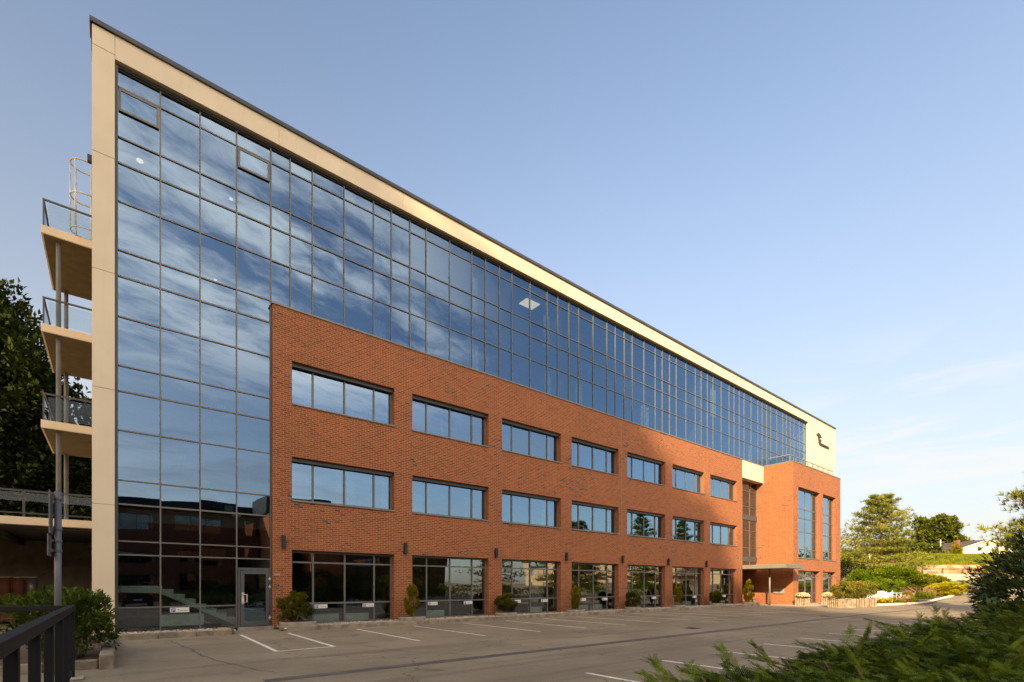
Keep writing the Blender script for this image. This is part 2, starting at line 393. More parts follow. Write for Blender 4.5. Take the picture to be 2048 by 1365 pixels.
def glazing(name, parent, us, zs, y, mat_f='mullion', mat_g='blue_glass', mw=.042, md=.04, skip=(), tilt=.0026, axis='x', rim=.05, merge=()):
    """a glazed frame: mullion grid (the part) with its panes as sub-part. y is the plane of the glass"""
    f = MB(); g = MB()
    def B(m, u0, u1, y0, y1, z0, z1):
        m.box(u0, u1, y0, y1, z0, z1) if axis == 'x' else m.box(y0, y1, u0, u1, z0, z1)
    n = len(us); k = len(zs)
    for i, u in enumerate(us):
        w = rim if i in (0, n - 1) else mw
        a = u if i == 0 else (u - w if i == n - 1 else u - w / 2)
        B(f, a, a + w, y - md, y + .05, zs[0], zs[-1])
    for j, z in enumerate(zs):
        w = rim if j in (0, k - 1) else mw
        a = z if j == 0 else (z - w if j == k - 1 else z - w / 2)
        for i in range(n - 1):
            if (i, j) in merge: continue
            ua = us[i] + (rim if i == 0 else mw / 2); ub = us[i + 1] - (rim if i == n - 2 else mw / 2)
            B(f, ua, ub, y - md + .004, y + .046, a, a + w)
    for i in range(n - 1):
        for j in range(k - 1):
            if (i, j) in skip or (i, j) in merge: continue
            jt = j + 1
            j0 = j
            while (i, j0) in merge: j0 -= 1
            z0 = zs[j]; z1 = zs[j + 1]
            jj = j
            while (i, jj + 1) in merge: jj += 1; z1 = zs[jj + 1]
            pts = []
            t = [random.gauss(0, tilt) for _ in range(3)]
            for (du, dz) in ((0, 0), (1, 0), (1, 1), (0, 1)):
                pts.append((us[i] + du * (us[i + 1] - us[i]), z0 + dz * (z1 - z0), t[0] + t[1] * du + t[2] * dz))
            e = .01
            fr = [(u + (e if q in (0, 3) else -e), y + d, z + (e if q < 2 else -e)) for q, (u, z, d) in enumerate(pts)]
            bk = [(u, d + .016, z) for (u, d, z) in fr]
            vs = fr + bk
            if axis != 'x': vs = [(d, u, z) for (u, d, z) in vs]
            g.add(vs, [(0, 1, 2, 3), (7, 6, 5, 4), (0, 4, 5, 1), (1, 5, 6, 2), (2, 6, 7, 3), (3, 7, 4, 0)])
    fo = f.build(name, mat_f, parent)
    if g.v: g.build('pane', mat_g, fo)
    return fo
def text(name, body, size, loc, rot, mat, parent, ext=.006, align='LEFT'):
    cu = bpy.data.curves.new(name, 'FONT'); cu.body = body; cu.size = size; cu.extrude = ext; cu.align_x = align; cu.offset = size * .012
    o = bpy.data.objects.new(name, cu); COL.objects.link(o); o.location = loc; o.rotation_euler = rot; cu.materials.append(MATS[mat])
    me = bpy.data.meshes.new_from_object(o); bpy.data.objects.remove(o); bpy.data.curves.remove(cu)
    o = bpy.data.objects.new(name, me); COL.objects.link(o); o.location = loc; o.rotation_euler = rot
    if not me.materials: me.materials.append(MATS[mat])
    o.parent = parent; return o

# foliage: one template of a leaf (or a needle spray) repeated over many places, joined in ONE mesh
def tmpl_leaf(w=.5, fold=.12):
    return np.array([(0, 0, 0), (.45, w / 2, fold), (1, 0, 0), (.45, -w / 2, fold)]), [(0, 1, 2, 3)]
def tmpl_tuft(n=8, spread=.75, w=.07):
    V = []; Fc = []
    rs = np.random.default_rng(3)
    for k in range(n):
        t = 2 * math.pi * k / n + rs.uniform(-.2, .2); s = spread * rs.uniform(.55, 1.1)
        d = np.array((1 - .35 * s, math.cos(t) * s, math.sin(t) * s)); side = np.cross(d, (0, .3, 1)); side /= np.linalg.norm(side)
        b = len(V); V += [tuple(-side * w), tuple(side * w), tuple(d * rs.uniform(.8, 1.1))]; Fc.append((b, b + 1, b + 2))
    return np.array(V), Fc
def tmpl_frond(n=13, L=.24, w=.05):
    """a flat yew spray: a stem with two combs of needles"""
    V = [(0, -.008, 0), (0, .008, 0), (1, .003, 0), (1, -.003, 0)]; Fc = [(0, 1, 2, 3)]
    rs = np.random.default_rng(5)
    for k in range(n):
        x = .08 + .88 * k / (n - 1); l = L * (1 - .55 * (x ** 2)) * rs.uniform(.85, 1.1)
        for s in (-1, 1):
            x2 = x + .25 * l + rs.uniform(-.02, .02); b = len(V); up = rs.uniform(.0, .10)
            V += [(x - w * .5, 0, 0), (x + w * .5, 0, 0), (x2 + w * .35, s * l * .93, up), (x2 - w * .35, s * l * .93, up)]; Fc.append((b, b + 1, b + 2, b + 3))
    return np.array(V), Fc
def scatter(name, tmpl, P, D, size, mat, parent=None, jit=.5, rnd=None, roll=None, rng=RNG):
    """P points, D main directions, size per instance"""
    V, Fc = tmpl; N = len(P); P = np.asarray(P, float); D = np.asarray(D, float)
    D = D + rng.normal(0, jit, D.shape); D /= np.linalg.norm(D, axis=1, keepdims=True) + 1e-9
    up = np.tile((0., 0., 1.), (N, 1)) + rng.normal(0, .35 if roll is None else roll, (N, 3))
    S = np.cross(up, D); S /= np.linalg.norm(S, axis=1, keepdims=True) + 1e-9; U = np.cross(D, S)
    sz = np.broadcast_to(np.asarray(size, float), (N,)) * rng.uniform(.7, 1.25, N)
    M = np.stack([D, S, U], 1) * sz[:, None, None]          # rows
    allv = np.einsum('vk,nkc->nvc', V, M) + P[:, None, :]
    nv = len(V); me = bpy.data.meshes.new(name)
    loops = np.concatenate([np.array(f) for f in Fc]); fl = np.array([len(f) for f in Fc])
    L = (loops[None, :] + np.arange(N)[:, None] * nv).ravel(); ft = np.tile(fl, N)
    me.vertices.add(N * nv); me.vertices.foreach_set('co', allv.ravel())
    me.loops.add(len(L)); me.loops.foreach_set('vertex_index', L.astype(np.int32))
    me.polygons.add(len(ft)); st = np.concatenate([[0], np.cumsum(ft)[:-1]]); me.polygons.foreach_set('loop_start', st.astype(np.int32))
    try: me.polygons.foreach_set('loop_total', ft.astype(np.int32))
    except Exception: pass
    r = rng.uniform(0, 1, N) if rnd is None else np.clip(rnd + rng.normal(0, .15, N), 0, 1)
    at = me.attributes.new('rnd', 'FLOAT', 'FACE'); at.data.foreach_set('value', np.repeat(r, len(Fc)).astype(np.float32))
    me.update(); me.validate()
    o = bpy.data.objects.new(name, me); COL.objects.link(o); me.materials.append(MATS[mat])
    if parent is not None: o.parent = parent
    return o
def blob(center, rad, n, clumps=40, cr=.28, shell=.55, rng=RNG, zmin=None, flat=1.):
    """points clustered in clumps that sit near the surface of an ellipsoid; returns points, outward dirs, clump shade"""
    c = np.asarray(center, float); rad = np.asarray(rad, float)
    d = rng.normal(0, 1, (clumps, 3)); d /= np.linalg.norm(d, axis=1, keepdims=True)
    rr = shell + (1 - shell) * rng.uniform(0, 1, clumps) ** .6
    C = d * rr[:, None]
    k = rng.integers(0, clumps, n)
    off = rng.normal(0, 1, (n, 3)); off /= np.linalg.norm(off, axis=1, keepdims=True); off *= (rng.uniform(.2, 1, n) ** .5)[:, None] * cr
    off[:, 2] *= flat
    q = C[k] + off
    P = c + q * rad
    D = q + off * 1.6; D /= np.linalg.norm(D, axis=1, keepdims=True) + 1e-9
    sh = rng.uniform(.15, .85, clumps)[k]
    if zmin is not None:
        m = P[:, 2] > zmin; P, D, sh = P[m], D[m], sh[m]
    return P, D, sh
def at(px, d, z=None, py=None):
    """a point seen at pixel column px, at depth d along the view axis"""
    r = (px - 1024) / F * d
    x = math.cos(YAW) * r + math.sin(YAW) * d; y = -math.sin(YAW) * r + math.cos(YAW) * d - 20
    if py is not None: z = 1.62 + (1172 - py) / F * d
    return Vector((x, y, gz(x, y) if z is None else z))
def gz(x, y):
    t = max(0., min(x - 56., 44.)); return .058 * t
# ------------------------------------------------------------------ ground and the parking area
def ground():
    xs = sorted(set([-1500, -400, -120, -60, -30, -10, 0, 10, 20, 30, 40, 50] + list(range(54, 104, 2)) + [120, 160, 300, 700, 1500]))
    ys = [-1500, -400, -120, -60, -30, -20, -10, 0, 10, 20, 40, 80, 200, 600, 1500]
    m = MB(); m.v = [(x, y, gz(x, y)) for y in ys for x in xs]
    n = len(xs); m.f = [(j * n + i, j * n + i + 1, (j + 1) * n + i + 1, (j + 1) * n + i) for j in range(len(ys) - 1) for i in range(n - 1)]
    tag(m.build('parking_ground', 'asphalt'), kind='structure')
ground()
def flat(name, poly, z, mat, th=.0):
    m = MB(); m.add([(x, y, z + gz(x, y)) for x, y in poly], [tuple(range(len(poly)))])
    return tag(m.build(name, mat), kind='structure')
def line(x0, y0, x1, y1, w=.10, z=.004):
    d = Vector((x1 - x0, y1 - y0)).normalized(); s = Vector((-d.y, d.x)) * w / 2
    return flat('parking_line', [(x0 + s.x, y0 + s.y), (x1 + s.x, y1 + s.y), (x1 - s.x, y1 - s.y), (x0 - s.x, y0 - s.y)], z, 'line_paint')
line(3.28, -1.75, 3.14, -6.86, .10); line(4.66, -2.05, 4.58, -6.76, .10)
line(3.09, -6.91, 4.63, -6.81, .09)
for i in range(12):
    x = 7.03 + 2.36 * i; line(x + .04, -2.05, x - .03, -7.05 - .03 * i, .09)
for i in range(14):
    x = 6.83 + 2.42 * i; line(x, -13.75, x + .05, -18.7, .10)
flat('tar_strip', [(2, -10.70), (9, -10.72), (20, -10.80), (33, -10.75), (46, -11.2), (46, -11.45), (33, -11.05), (20, -11.15), (9, -11.05), (2, -11.0)], .004, 'tar')
flat('dark_patch', [tuple(at(px, d).xy) for px, d in ((1795, 40.6), (1830, 44.5), (1868, 47.6), (1900, 48.6), (1880, 45.5), (1845, 41.6))], .006, 'tar')  # darker flat patch beside the garden kerb
mh = at(1840, 41.6); m = MB(); m.prism([(mh.x + .45 * math.cos(t * math.pi / 8), mh.y + .45 * math.sin(t * math.pi / 8)) for t in range(16)], .008, .02, 'z')
tag(m.build('manhole_cover', 'manhole'), 'rusty round manhole cover set in the dark patch', 'manhole cover')
def strip(name, pts, w, mat, z=.005):
    for (x0, y0), (x1, y1) in zip(pts[:-1], pts[1:]):
        d = Vector((x1 - x0, y1 - y0)).normalized(); s = Vector((-d.y, d.x)) * w / 2; e = d * w * .3
        flat(name, [(x0 + s.x - e.x, y0 + s.y - e.y), (x1 + s.x + e.x, y1 + s.y + e.y), (x1 - s.x + e.x, y1 - s.y + e.y), (x0 - s.x - e.x, y0 - s.y - e.y)], z, mat)
def crack(pts, w=.035):
    rs = random.Random(int(pts[0][0] * 10)); m = MB(); q = []
    for (x0, y0), (x1, y1) in zip(pts[:-1], pts[1:]):
        n = max(3, int(math.hypot(x1 - x0, y1 - y0) / .25))
        for k in range(n): t = k / n; q.append((x0 + (x1 - x0) * t + rs.uniform(-.05, .05), y0 + (y1 - y0) * t + rs.uniform(-.05, .05)))
    for (x0, y0), (x1, y1) in zip(q[:-1], q[1:]):
        d = Vector((x1 - x0, y1 - y0)).normalized(); s = Vector((-d.y, d.x)) * w * rs.uniform(.25, .7)
        m.add([(x0 + s.x, y0 + s.y, .003), (x1 + s.x, y1 + s.y, .003), (x1 - s.x, y1 - s.y, .003), (x0 - s.x, y0 - s.y, .003)], [(0, 1, 2, 3)])
    tag(m.build('asphalt_crack', 'crack_fill'), kind='structure')
crack([(1.3, -2.2), (1.5, -4.5), (1.65, -7.2), (2.4, -10.4)], .05); crack([(5.2, -6.9), (5.6, -8.8), (6.6, -10.6)]); crack([(4, -8.6), (14, -8.75), (26, -8.6)], .03); crack([(9, -12.2), (20, -12.4), (34, -12.2)], .03); crack([(12.8, -3.0), (13.4, -6.2), (14.8, -9.6)], .03); crack([(8, -16.2), (16, -16.0), (26, -16.3)], .04)
def drain(x, y, label):
    t = empty('drain_cover', (x, y, 0), 0, label, 'drain cover', 'drain covers in the asphalt'); box(-.25, .25, -.25, .25, -.02, .008).build('frame', 'lamp_black', t)
    m = MB(); [m.box(-.2 + k * .08, -.16 + k * .08, -.2, .2, .008, .014) for k in range(6)]; m.build('grate', 'dark_metal', t)
drain(17.2, -9.7, 'square iron drain grate in the middle of the asphalt'); drain(29.5, -10.1, 'square iron drain grate further off near the tar strip')
def litter():
    n = 260; P = np.stack([RNG.uniform(.5, 30, n), RNG.uniform(-15, -1.6, n), np.full(n, .008)], 1); a = RNG.uniform(0, 6.28, n)
    tag(scatter('fallen_leaves', tmpl_leaf(.6, .05), P, np.stack([np.cos(a), np.sin(a), 0 * a], 1), .05, 'litter_leaf', None, .02, roll=.1), kind='stuff')
litter()
flat('entrance_paving', [(40.6, -4.2), (46.5, -5.8), (57, -5.8), (57, -2.3), (40.6, .7)], .005, 'pale_concrete')
# kerb stones along the facade, with the white pebble strip behind them
def kerb(name, pts, w, h, mat='kerb_stone', L=1.0):
    m = MB(); rs = random.Random(len(pts) + int(pts[0][0]))
    for (x0, y0), (x1, y1) in zip(pts[:-1], pts[1:]):
        d = Vector((x1 - x0, y1 - y0)); n = max(1, round(d.length / L)); d.normalize(); s = Vector((-d.y, d.x)); l = math.hypot(x1 - x0, y1 - y0) / n
        for k in range(n):
            a = Vector((x0, y0)) + d * (k * l + .006); b = Vector((x0, y0)) + d * ((k + 1) * l - .006); j = rs.uniform(-.008, .008); hh = h + rs.uniform(-.01, .01)
            z0 = gz(a.x, a.y)
            m.prism([tuple(a + s * j), tuple(b + s * j), tuple(b + s * (w + j)), tuple(a + s * (w + j))], z0 - .1, z0 + hh, 'z')
    return tag(m.build(name, mat, bevel=.02), kind='structure')
kerb('kerb_strip', [(.1, -1.42), (3.05, -1.50), (3.2, -1.1)], .2, .17)
kerb('kerb_strip', [(4.75, -1.1), (4.95, -1.38), (20, -1.42), (41.0, -1.5)], .2, .15)
flat('pebble_bed', [(.05, -1.3), (3.2, -1.3), (3.2, .1), (.05, .1)], .07, 'kerb_stone')
flat('pebble_bed', [(4.7, -1.25), (41.0, -1.35), (41.0, .2), (4.7, .2)], .07, 'kerb_stone')
def pebbles():
    t = (np.array([(-.5, -.4, 0), (.5, -.45, .05), (.4, .45, 0), (-.45, .5, .05), (-.1, 0, .55), (.2, .1, .5)]),
         [(0, 1, 5, 4), (1, 2, 5), (2, 3, 4, 5), (3, 0, 4)])
    P = []
    for k in range(15000):
        x = RNG.uniform(.15, 40.9)
        if 3.2 < x < 4.8: continue
        P.append((x, RNG.uniform(-1.2, -.05) if RNG.uniform() < .75 else RNG.uniform(-1.2, -.9), RNG.uniform(.07, .115)))
    P = np.array(P); D = RNG.normal(0, 1, (len(P), 3)); D[:, 2] = 0
    tag(scatter('pebbles', t, P, D, .085, 'gravel', jit=.1, roll=.1), kind='stuff')
pebbles()

# ------------------------------------------------------------------ the office building
FL = [.12, 4.17, 7.80, 11.47, 15.12, 18.3]
off = empty('office_building', (0, 0, 0), 0, 'long brick and blue glass office block with cream frame', 'building')
def part(mb, name, mat, label=None, parent=off, **k):
    o = mb.build(name, mat, parent, **k)
    if label: o['label'] = label
    return o
P_ = 5.10
# cream end fin (panels with open joints), parapet fascia, right panel
m = MB(); js = [.14, 4.17, 7.80, 11.47, 15.10, 18.39, 19.02]
for a, b in zip(js[:-1], js[1:]): m.box(-.5, .05, 0, .9, a + .008, b - .008)
m.box(-.48, .03, .02, .88, .1, 19.0)
part(m, 'end_fin', 'cream', bevel=.006)
m = MB(); xs = [.05, 4.88, 9.99, 15.08, 20.14, 25.2, 30.3, 35.4, 40.5, 45.6, 50.7, 55.02, 62.49]
for a, b in zip(xs[:-1], xs[1:]): m.box(a + .008, b - .008, 0, .5, 18.27, 19.02)
m.box(.07, 62.47, .02, .48, 18.29, 19.0)
part(m, 'fascia', 'cream', bevel=.006)
m = MB(); m.box(55.02, 62.49, 0, 15, 14.2, 18.262); m.box(55.02, 62.49, 0, 15, 12.0, 14.188); part(m, 'cream_panel', 'cream')
m = MB(); m.box(-.56, 62.55, -.07, .6, 19.02, 19.17); m.box(-.54, .02, -.05, 15, 19.02, 19.17); part(m, 'coping', 'coping', bevel=.01)
part(box(-.3, 62.3, .5, 15, 18.55, 18.9), 'roof', 'roof_felt')
m = MB(); m.box(-.49, -.25, .9, 15, 0, 19.0); part(m, 'end_wall', 'cream')
part(box(-.25, 62.3, 14.7, 15, 0, 18.5), 'back_wall', 'cream')
part(box(62.2, 62.48, .5, 14.7, 0, 12.), 'far_end_wall', 'cream')
# rooms behind the glass
m = MB(); m.box(-.2, 62, 8.4, 8.6, 0, 18.5)
for x in (4.72, 20.3, 35.6, 50.9): m.box(x, x + .12, .6, 8.4, 0, 18.5)
part(m, 'partition', 'interior')
for z in FL[1:5]:
    m = MB(); m.box(-.2, 62, .55, 8.4, z - .42, z); part(m, 'floor_slab', 'interior_dark')
part(box(-.2, 62, .55, 8.4, 18.0, 18.3), 'room_ceiling', 'ceiling')
part(box(-.2, 62, .40, 8.4, .0, .1), 'ground_slab', 'interior_dark')
# left stair tower: four columns of panes, one glazed section per storey
UL = [.05, 1.24, 2.37, 3.50, 4.65]; GY = .25
part(box(.05, 4.65, GY - .1, GY + .06, 18.18, 18.268), 'head_frame', 'dark_metal')
part(box(.05, .13, GY - .16, GY + .06, .1, 18.18), 'jamb_frame', 'dark_metal')
zt = [.10, .91, 2.62, 3.06, 4.25]
glazing('glazed_section', off, UL, zt, GY, skip=[(3, 0), (3, 1)], mat_g='shop_glass', rim=.026)
for zs in ([4.25, 5.02, 6.62, 7.88], [7.88, 8.70, 10.27, 11.57], [11.57, 12.40, 13.96, 15.20], [15.20, 16.03, 17.63, 18.18]):
    glazing('glazed_section', off, UL, zs, GY, rim=.026)
def vent(x0, x1, z0, z1):
    f = MB()
    for a in ((x0, x1, z0, z0 + .07), (x0, x1, z1 - .07, z1), (x0, x0 + .07, z0 + .07, z1 - .07), (x1 - .07, x1, z0 + .07, z1 - .07)): f.box(a[0], a[1], GY - .065, GY - .02, a[2], a[3])
    o = part(f, 'vent_window', 'mullion'); g = MB(); g.box(x0 + .06, x1 - .06, GY - .045, GY - .03, z0 + .06, z1 - .06); g.build('pane', 'blue_glass', o)
vent(.14, 1.20, 16.86, 17.58); vent(3.54, 4.60, 16.86, 17.58)
# the glass door at the foot of the tower
d = MB()
for a in ((3.53, 4.65, 2.18, 2.28), (3.53, 3.60, .1, 2.18), (4.58, 4.65, .1, 2.18)): d.box(a[0], a[1], GY - .12, GY + .05, a[2], a[3])
do = part(d, 'door', 'door_grey')
lf = MB()
for a in ((3.61, 3.73, .14, 2.17), (4.45, 4.57, .14, 2.17), (3.73, 4.45, 2.05, 2.17), (3.73, 4.45, .14, .30)): lf.box(a[0], a[1], GY - .14, GY - .02, a[2], a[3])
lo = lf.build('door_leaf', 'door_grey', do, bevel=.004); lo['label'] = 'grey metal door leaf with large glass pane'
box(3.72, 4.46, GY - .09, GY - .074, .29, 2.06).build('pane', 'window_glass', do)
h = MB(); h.tube([(3.68, GY - .14, 1.02), (3.68, GY - .22, 1.02), (3.80, GY - .22, 1.02), (3.80, GY - .22, 1.30), (3.68, GY - .22, 1.30), (3.68, GY - .14, 1.30)], .02); h.box(3.64, 3.72, GY - .155, GY - .14, .95, 1.38)
h.build('handle', 'galvanised', do)
for z in (.42, 1.58, 1.88): box(4.53, 4.62, GY - .18, GY - .14, z - .02, z + .02).tube([(4.575, GY - .17, z - .07), (4.575, GY - .17, z + .07)], .016).build('hinge', 'galvanised', do)
part(box(3.53, 4.68, -.05, GY, .0, .12), 'door_step', 'concrete')
# upper glass band: one glazed bay per storey, four or five panes across
OFF = [0, .83, 2.10, 3.38, 4.20]
ZU = [[12.28, 13.94, 15.20], [15.20, 16.03, 17.63, 18.18]]
bays = []
for i in range(10):
    u = [5.34 + P_ * i + o for o in OFF] + [5.34 + P_ * (i + 1)]
    if i == 0: u = [4.65] + u
    if i == 9: u = [q for q in u if q < 54.5] + [55.02]
    bays.append(u)
for i, u in enumerate(bays):
    for zs in ZU: glazing('glazed_bay', off, u, zs, GY, rim=.024)
part(box(4.65, 55.02, GY - .1, GY + .06, 18.18, 18.268), 'head_frame', 'dark_metal')
# brick wall of the three lower storeys, with its window openings
holes = []
for i in range(7):
    x0 = 5.34 + P_ * i; x1 = x0 + 4.24
    holes += [(x0, x1, 8.57, 10.25), (x0, x1, 4.86, 6.58), (x0, x1, .10, 3.0)]
m = wall(MB(), 4.66, 41.07, 0, 12.20, 0, .36, holes)
part(m, 'brick_wall', 'brick')
m = MB(); m.box(4.62, 41.1, -.04, .20, 12.20, 12.27); part(m, 'ledge', 'sill_metal', bevel=.006)
part(box(41.0, 41.07, .36, 3, 0, 12.2), 'return_wall', 'brick')
# expansion joint in the brickwork
part(box(25.15, 25.17, -.002, .0, 0, 12.2), 'joint', 'sill_metal')
for i in range(7):
    x0 = 5.34 + P_ * i
    us = [x0, x0 + .86, x0 + 2.13, x0 + 3.41, x0 + 4.24]
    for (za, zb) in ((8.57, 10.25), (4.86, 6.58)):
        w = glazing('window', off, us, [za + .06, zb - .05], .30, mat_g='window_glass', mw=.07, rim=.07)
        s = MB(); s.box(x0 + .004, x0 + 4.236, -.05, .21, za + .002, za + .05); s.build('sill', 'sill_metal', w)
        h = MB(); h.box(x0 + .004, x0 + 4.236, .14, .29, zb - .15, zb - .004); h.build('lintel_shade_trim', 'dark_metal', w)  # dark lintel strip, heightened to stand in for shade at the window head
    w = glazing('shop_window', off, us, [.10, .92, 2.54, 2.98], .28, mat_g='shop_glass', mw=.065, rim=.07)
# interior bits that show through the glass
for i in range(7):
    x0 = 5.34 + P_ * i
    for k, (a, b) in enumerate(((1.0, 2.0), (2.3, 3.3))):
        if (i + k) % 3 == 2: continue
        m = MB(); m.box(x0 + a, x0 + b, .55, .63, .16, .46)
        for q in range(4): m.box(x0 + a + .1 + q * .25, x0 + a + .12 + q * .25, .54, .55, .18, .44)
        part(m, 'radiator', 'radiator')
m = MB(); m.box(1.30, 2.55, .75, .84, .22, .62); m.box(1.30, 2.55, .735, .75, .40, .42); part(m, 'radiator', 'radiator')
m = MB()
st = [(.1, 1.62), (1.35, 1.62)]
for k in range(8): st += [(1.35 + k * .33, 1.50 - k * .18), (1.68 + k * .33, 1.50 - k * .18)]
poly = st + [(4.2, .1), (3.7, .1), (1.30, 1.35), (.1, 1.40)]
m.prism(poly, 1.2, 1.28); m.prism(poly, 2.3, 2.38)
for k in range(8): m.box(1.35 + k * .33, 1.70 + k * .33, 1.28, 2.3, 1.46 - k * .18, 1.50 - k * .18)
part(m, 'staircase', 'stair')
def stair_up(z0, z1):
    m = MB(); n = 12
    for k in range(n):
        z = z0 + (z1 - z0) * (k + 1) / n; x = 4.0 - 3.2 * k / n; m.box(x - .3, x, 2.2, 3.3, z - .22, z)
    part(m, 'staircase', 'stair')
for a, b in zip(FL[1:4], FL[2:5]): stair_up(a, b)
def disc(x, y, z, r):
    o = part(MB().prism([(x + r * math.cos(t * math.pi / 8), y + r * math.sin(t * math.pi / 8)) for t in range(16)], z - .03, z, 'z'), 'ceiling_lamp', 'lamp_glow')
disc(.81, 3.76, 17.99, .11); disc(3.89, 3.68, 17.99, .07); disc(3.4, 4.3, 14.68, .05)
part(box(18.3, 19.3, 1.25, 1.95, 17.96, 17.99), 'ceiling_lamp', 'lamp_glow')
# curtains behind the glass
def curtain(x, w, z0, z1, y=.55):
    m = MB(); n = max(8, int(w / .05)); front = []; 
    for k in range(n + 1):
        t = k / n; front.append((x + w * t, y + .035 * math.sin(k * 1.9) + .012 * math.sin(k * .7)))
    poly = front + [(a, b + .008) for a, b in front[::-1]]
    m.prism(poly, z0, z1, 'z')
    o = m.build('curtain', 'curtain'); return tag(o, 'sheer white curtain hanging behind a glass pane', 'curtain', 'white curtains behind the glass')
for i, z0, z1, dx, w in ((0, 15.2, 16.9, 3.5, .6), (0, 12.3, 13.3, 3.5, .6), (1, 12.3, 13.8, 3.5, .5), (1, 15.2, 17.2, 3.6, .35), (2, 12.3, 13.9, 3.5, .5), (2, 15.2, 17.0, 3.4, .5), (3, 12.3, 13.8, .9, .6), (1, 15.2, 17.4, .9, .2), (4, 12.3, 13.9, 2.2, .8), (6, 15.2, 17.4, 1., .9), (7, 12.3, 13.9, 2.3, .5)):
    curtain(5.34 + P_ * i + dx, w, z0, z1)
for i, dx, w in ((0, .08, .2), (0, 1.9, .2), (0, 2.2, .5), (0, 3.9, .28), (1, .05, .2), (1, 1.0, .2), (1, 3.2, .2), (2, 3.3, .35), (3, .9, .35)):
    curtain(5.34 + P_ * i + dx, w, 4.95, 6.5, .6)
for i, dx, w in ((1, 1.8, .15), (3, .9, .3), (2, 3.6, .3)): curtain(5.34 + P_ * i + dx, w, 8.65, 10.1, .6)
# entrance bay: white panel, recessed glass, doors, canopy
m = MB()
for a, b in ((41.07, 42.36), (42.36, 43.66), (43.66, 44.95)): m.box(a + .008, b - .008, -.02, .55, 10.72, 12.2)
m.box(41.08, 44.94, 0, .54, 10.73, 12.19); part(m, 'white_panel', 'cream')
part(box(41.05, 44.97, -.05, .56, 12.2, 12.26), 'panel_capping', 'sill_metal')
glazing('entrance_glazing', off, [41.07, 42.3, 43.65, 44.95], [3.15, 4.1, 4.95, 6.45, 7.7, 8.55, 9.9, 10.72], .62, mat_g='window_glass')
d = MB(); d.box(41.07, 44.95, 1.9, 2.0, 2.2, 3.1)
for x in (41.07, 42.3, 43.1, 43.9, 44.88): d.box(x, x + .07, 1.86, 2.0, 0, 2.2)
do = part(d, 'entrance_door', 'dark_metal'); box(41.14, 44.88, 1.92, 1.935, .1, 2.2).build('pane', 'window_glass', do)
box(43.86, 43.89, 1.78, 1.8, .8, 1.5).build('handle', 'galvanised', do)
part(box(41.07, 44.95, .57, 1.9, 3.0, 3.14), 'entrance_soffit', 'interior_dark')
m = MB(); m.box(41.08, 44.4, -.1, .56, 3.02, 3.30); m.box(40.9, 44.4, -3.55, -.1, 3.02, 3.34); c = part(m, 'canopy', 'canopy_metal', bevel=.01)
MB().tube([(42.4, -1.65, .0), (42.4, -1.65, 3.02)], .075, 14).build('post', 'canopy_metal', c, True)
# projecting brick block
BX0, BX1, BY = 44.95, 56.14, -2.48
bh = [(46.0, 50.85, 4.0, 10.18), (51.6, 54.87, 4.0, 10.18), (46.0, 50.85, .05, 2.94), (51.6, 54.87, .05, 2.94)]
part(wall(MB(), BX0, BX1, 0, 12.2, BY, BY + .40, bh), 'block_front_wall', 'brick')
part(wall(MB(), BY + .40, 2.0, 0, 12.2, BX0, BX0 + .3, [], 'y'), 'block_side_wall', 'brick')
part(wall(MB(), BY + .40, 3.0, 0, 12.2, BX1 - .3, BX1, [], 'y'), 'block_side_wall', 'brick')
part(box(BX0 + .3, BX1 - .3, BY + .4, .3, 11.9, 12.1), 'block_roof', 'roof_felt')
m = MB(); m.box(BX0 - .03, BX1 + .03, BY - .03, BY + .42, 12.2, 12.27); m.box(BX0 - .03, BX0 + .33, BY + .42, .2, 12.2, 12.27); m.box(BX1 - .33, BX1 + .03, BY + .42, .2, 12.2, 12.27)
part(m, 'block_coping', 'sill_metal')
part(box(BX0 + .3, BX1 - .3, 1.5, 1.6, 0, 11.9), 'partition', 'interior')
for (a, b, z0, z1) in bh:
    us = [a, a + .75, a + 2.3, a + 3.85, b] if b - a > 4 else [a, a + .8, a + 2.4, b]
    zs = [z0 + .05, 4.85, 6.4, 7.6, 8.42, z1] if z1 > 5 else [z0, .95, 2.4, z1]
    w = glazing('tall_window' if z1 > 5 else 'shop_window', off, us, zs, BY + .34, mat_g='window_glass', mw=.08, rim=.08)
    if z1 > 5: box(a + .004, b - .004, BY - .05, BY + .25, z0 + .002, z0 + .05).build('sill', 'sill_metal', w)
# roof terrace railing
m = MB(); RY = -1.6; RX0, RX1 = 46.4, 57.0
m.box(RX0, RX1, RY - .03, RY + .03, 13.17, 13.23); m.box(RX0 - .03, RX0 + .03, RY + .03, .2, 13.17, 13.23)
ro = part(m, 'roof_railing', 'canopy_metal')
for k in range(8): box(RX0 + k * 1.3 + (.0 if k else .06), RX0 + k * 1.3 + .06 + (.0 if k else .06), RY - .02, RY + .02, 12.1, 13.17).build('post', 'canopy_metal', ro)
m = MB(); m.box(RX0 + .1, RX1 - .1, RY - .005, RY + .005, 12.35, 13.1); m.box(RX0 - .005, RX0 + .005, RY + .1, .1, 12.35, 13.1); m.build('glass_panel', 'clear_glass', ro)
part(box(45.2, RX1, BY + .42, .2, 12.1, 12.14), 'terrace_floor', 'concrete')
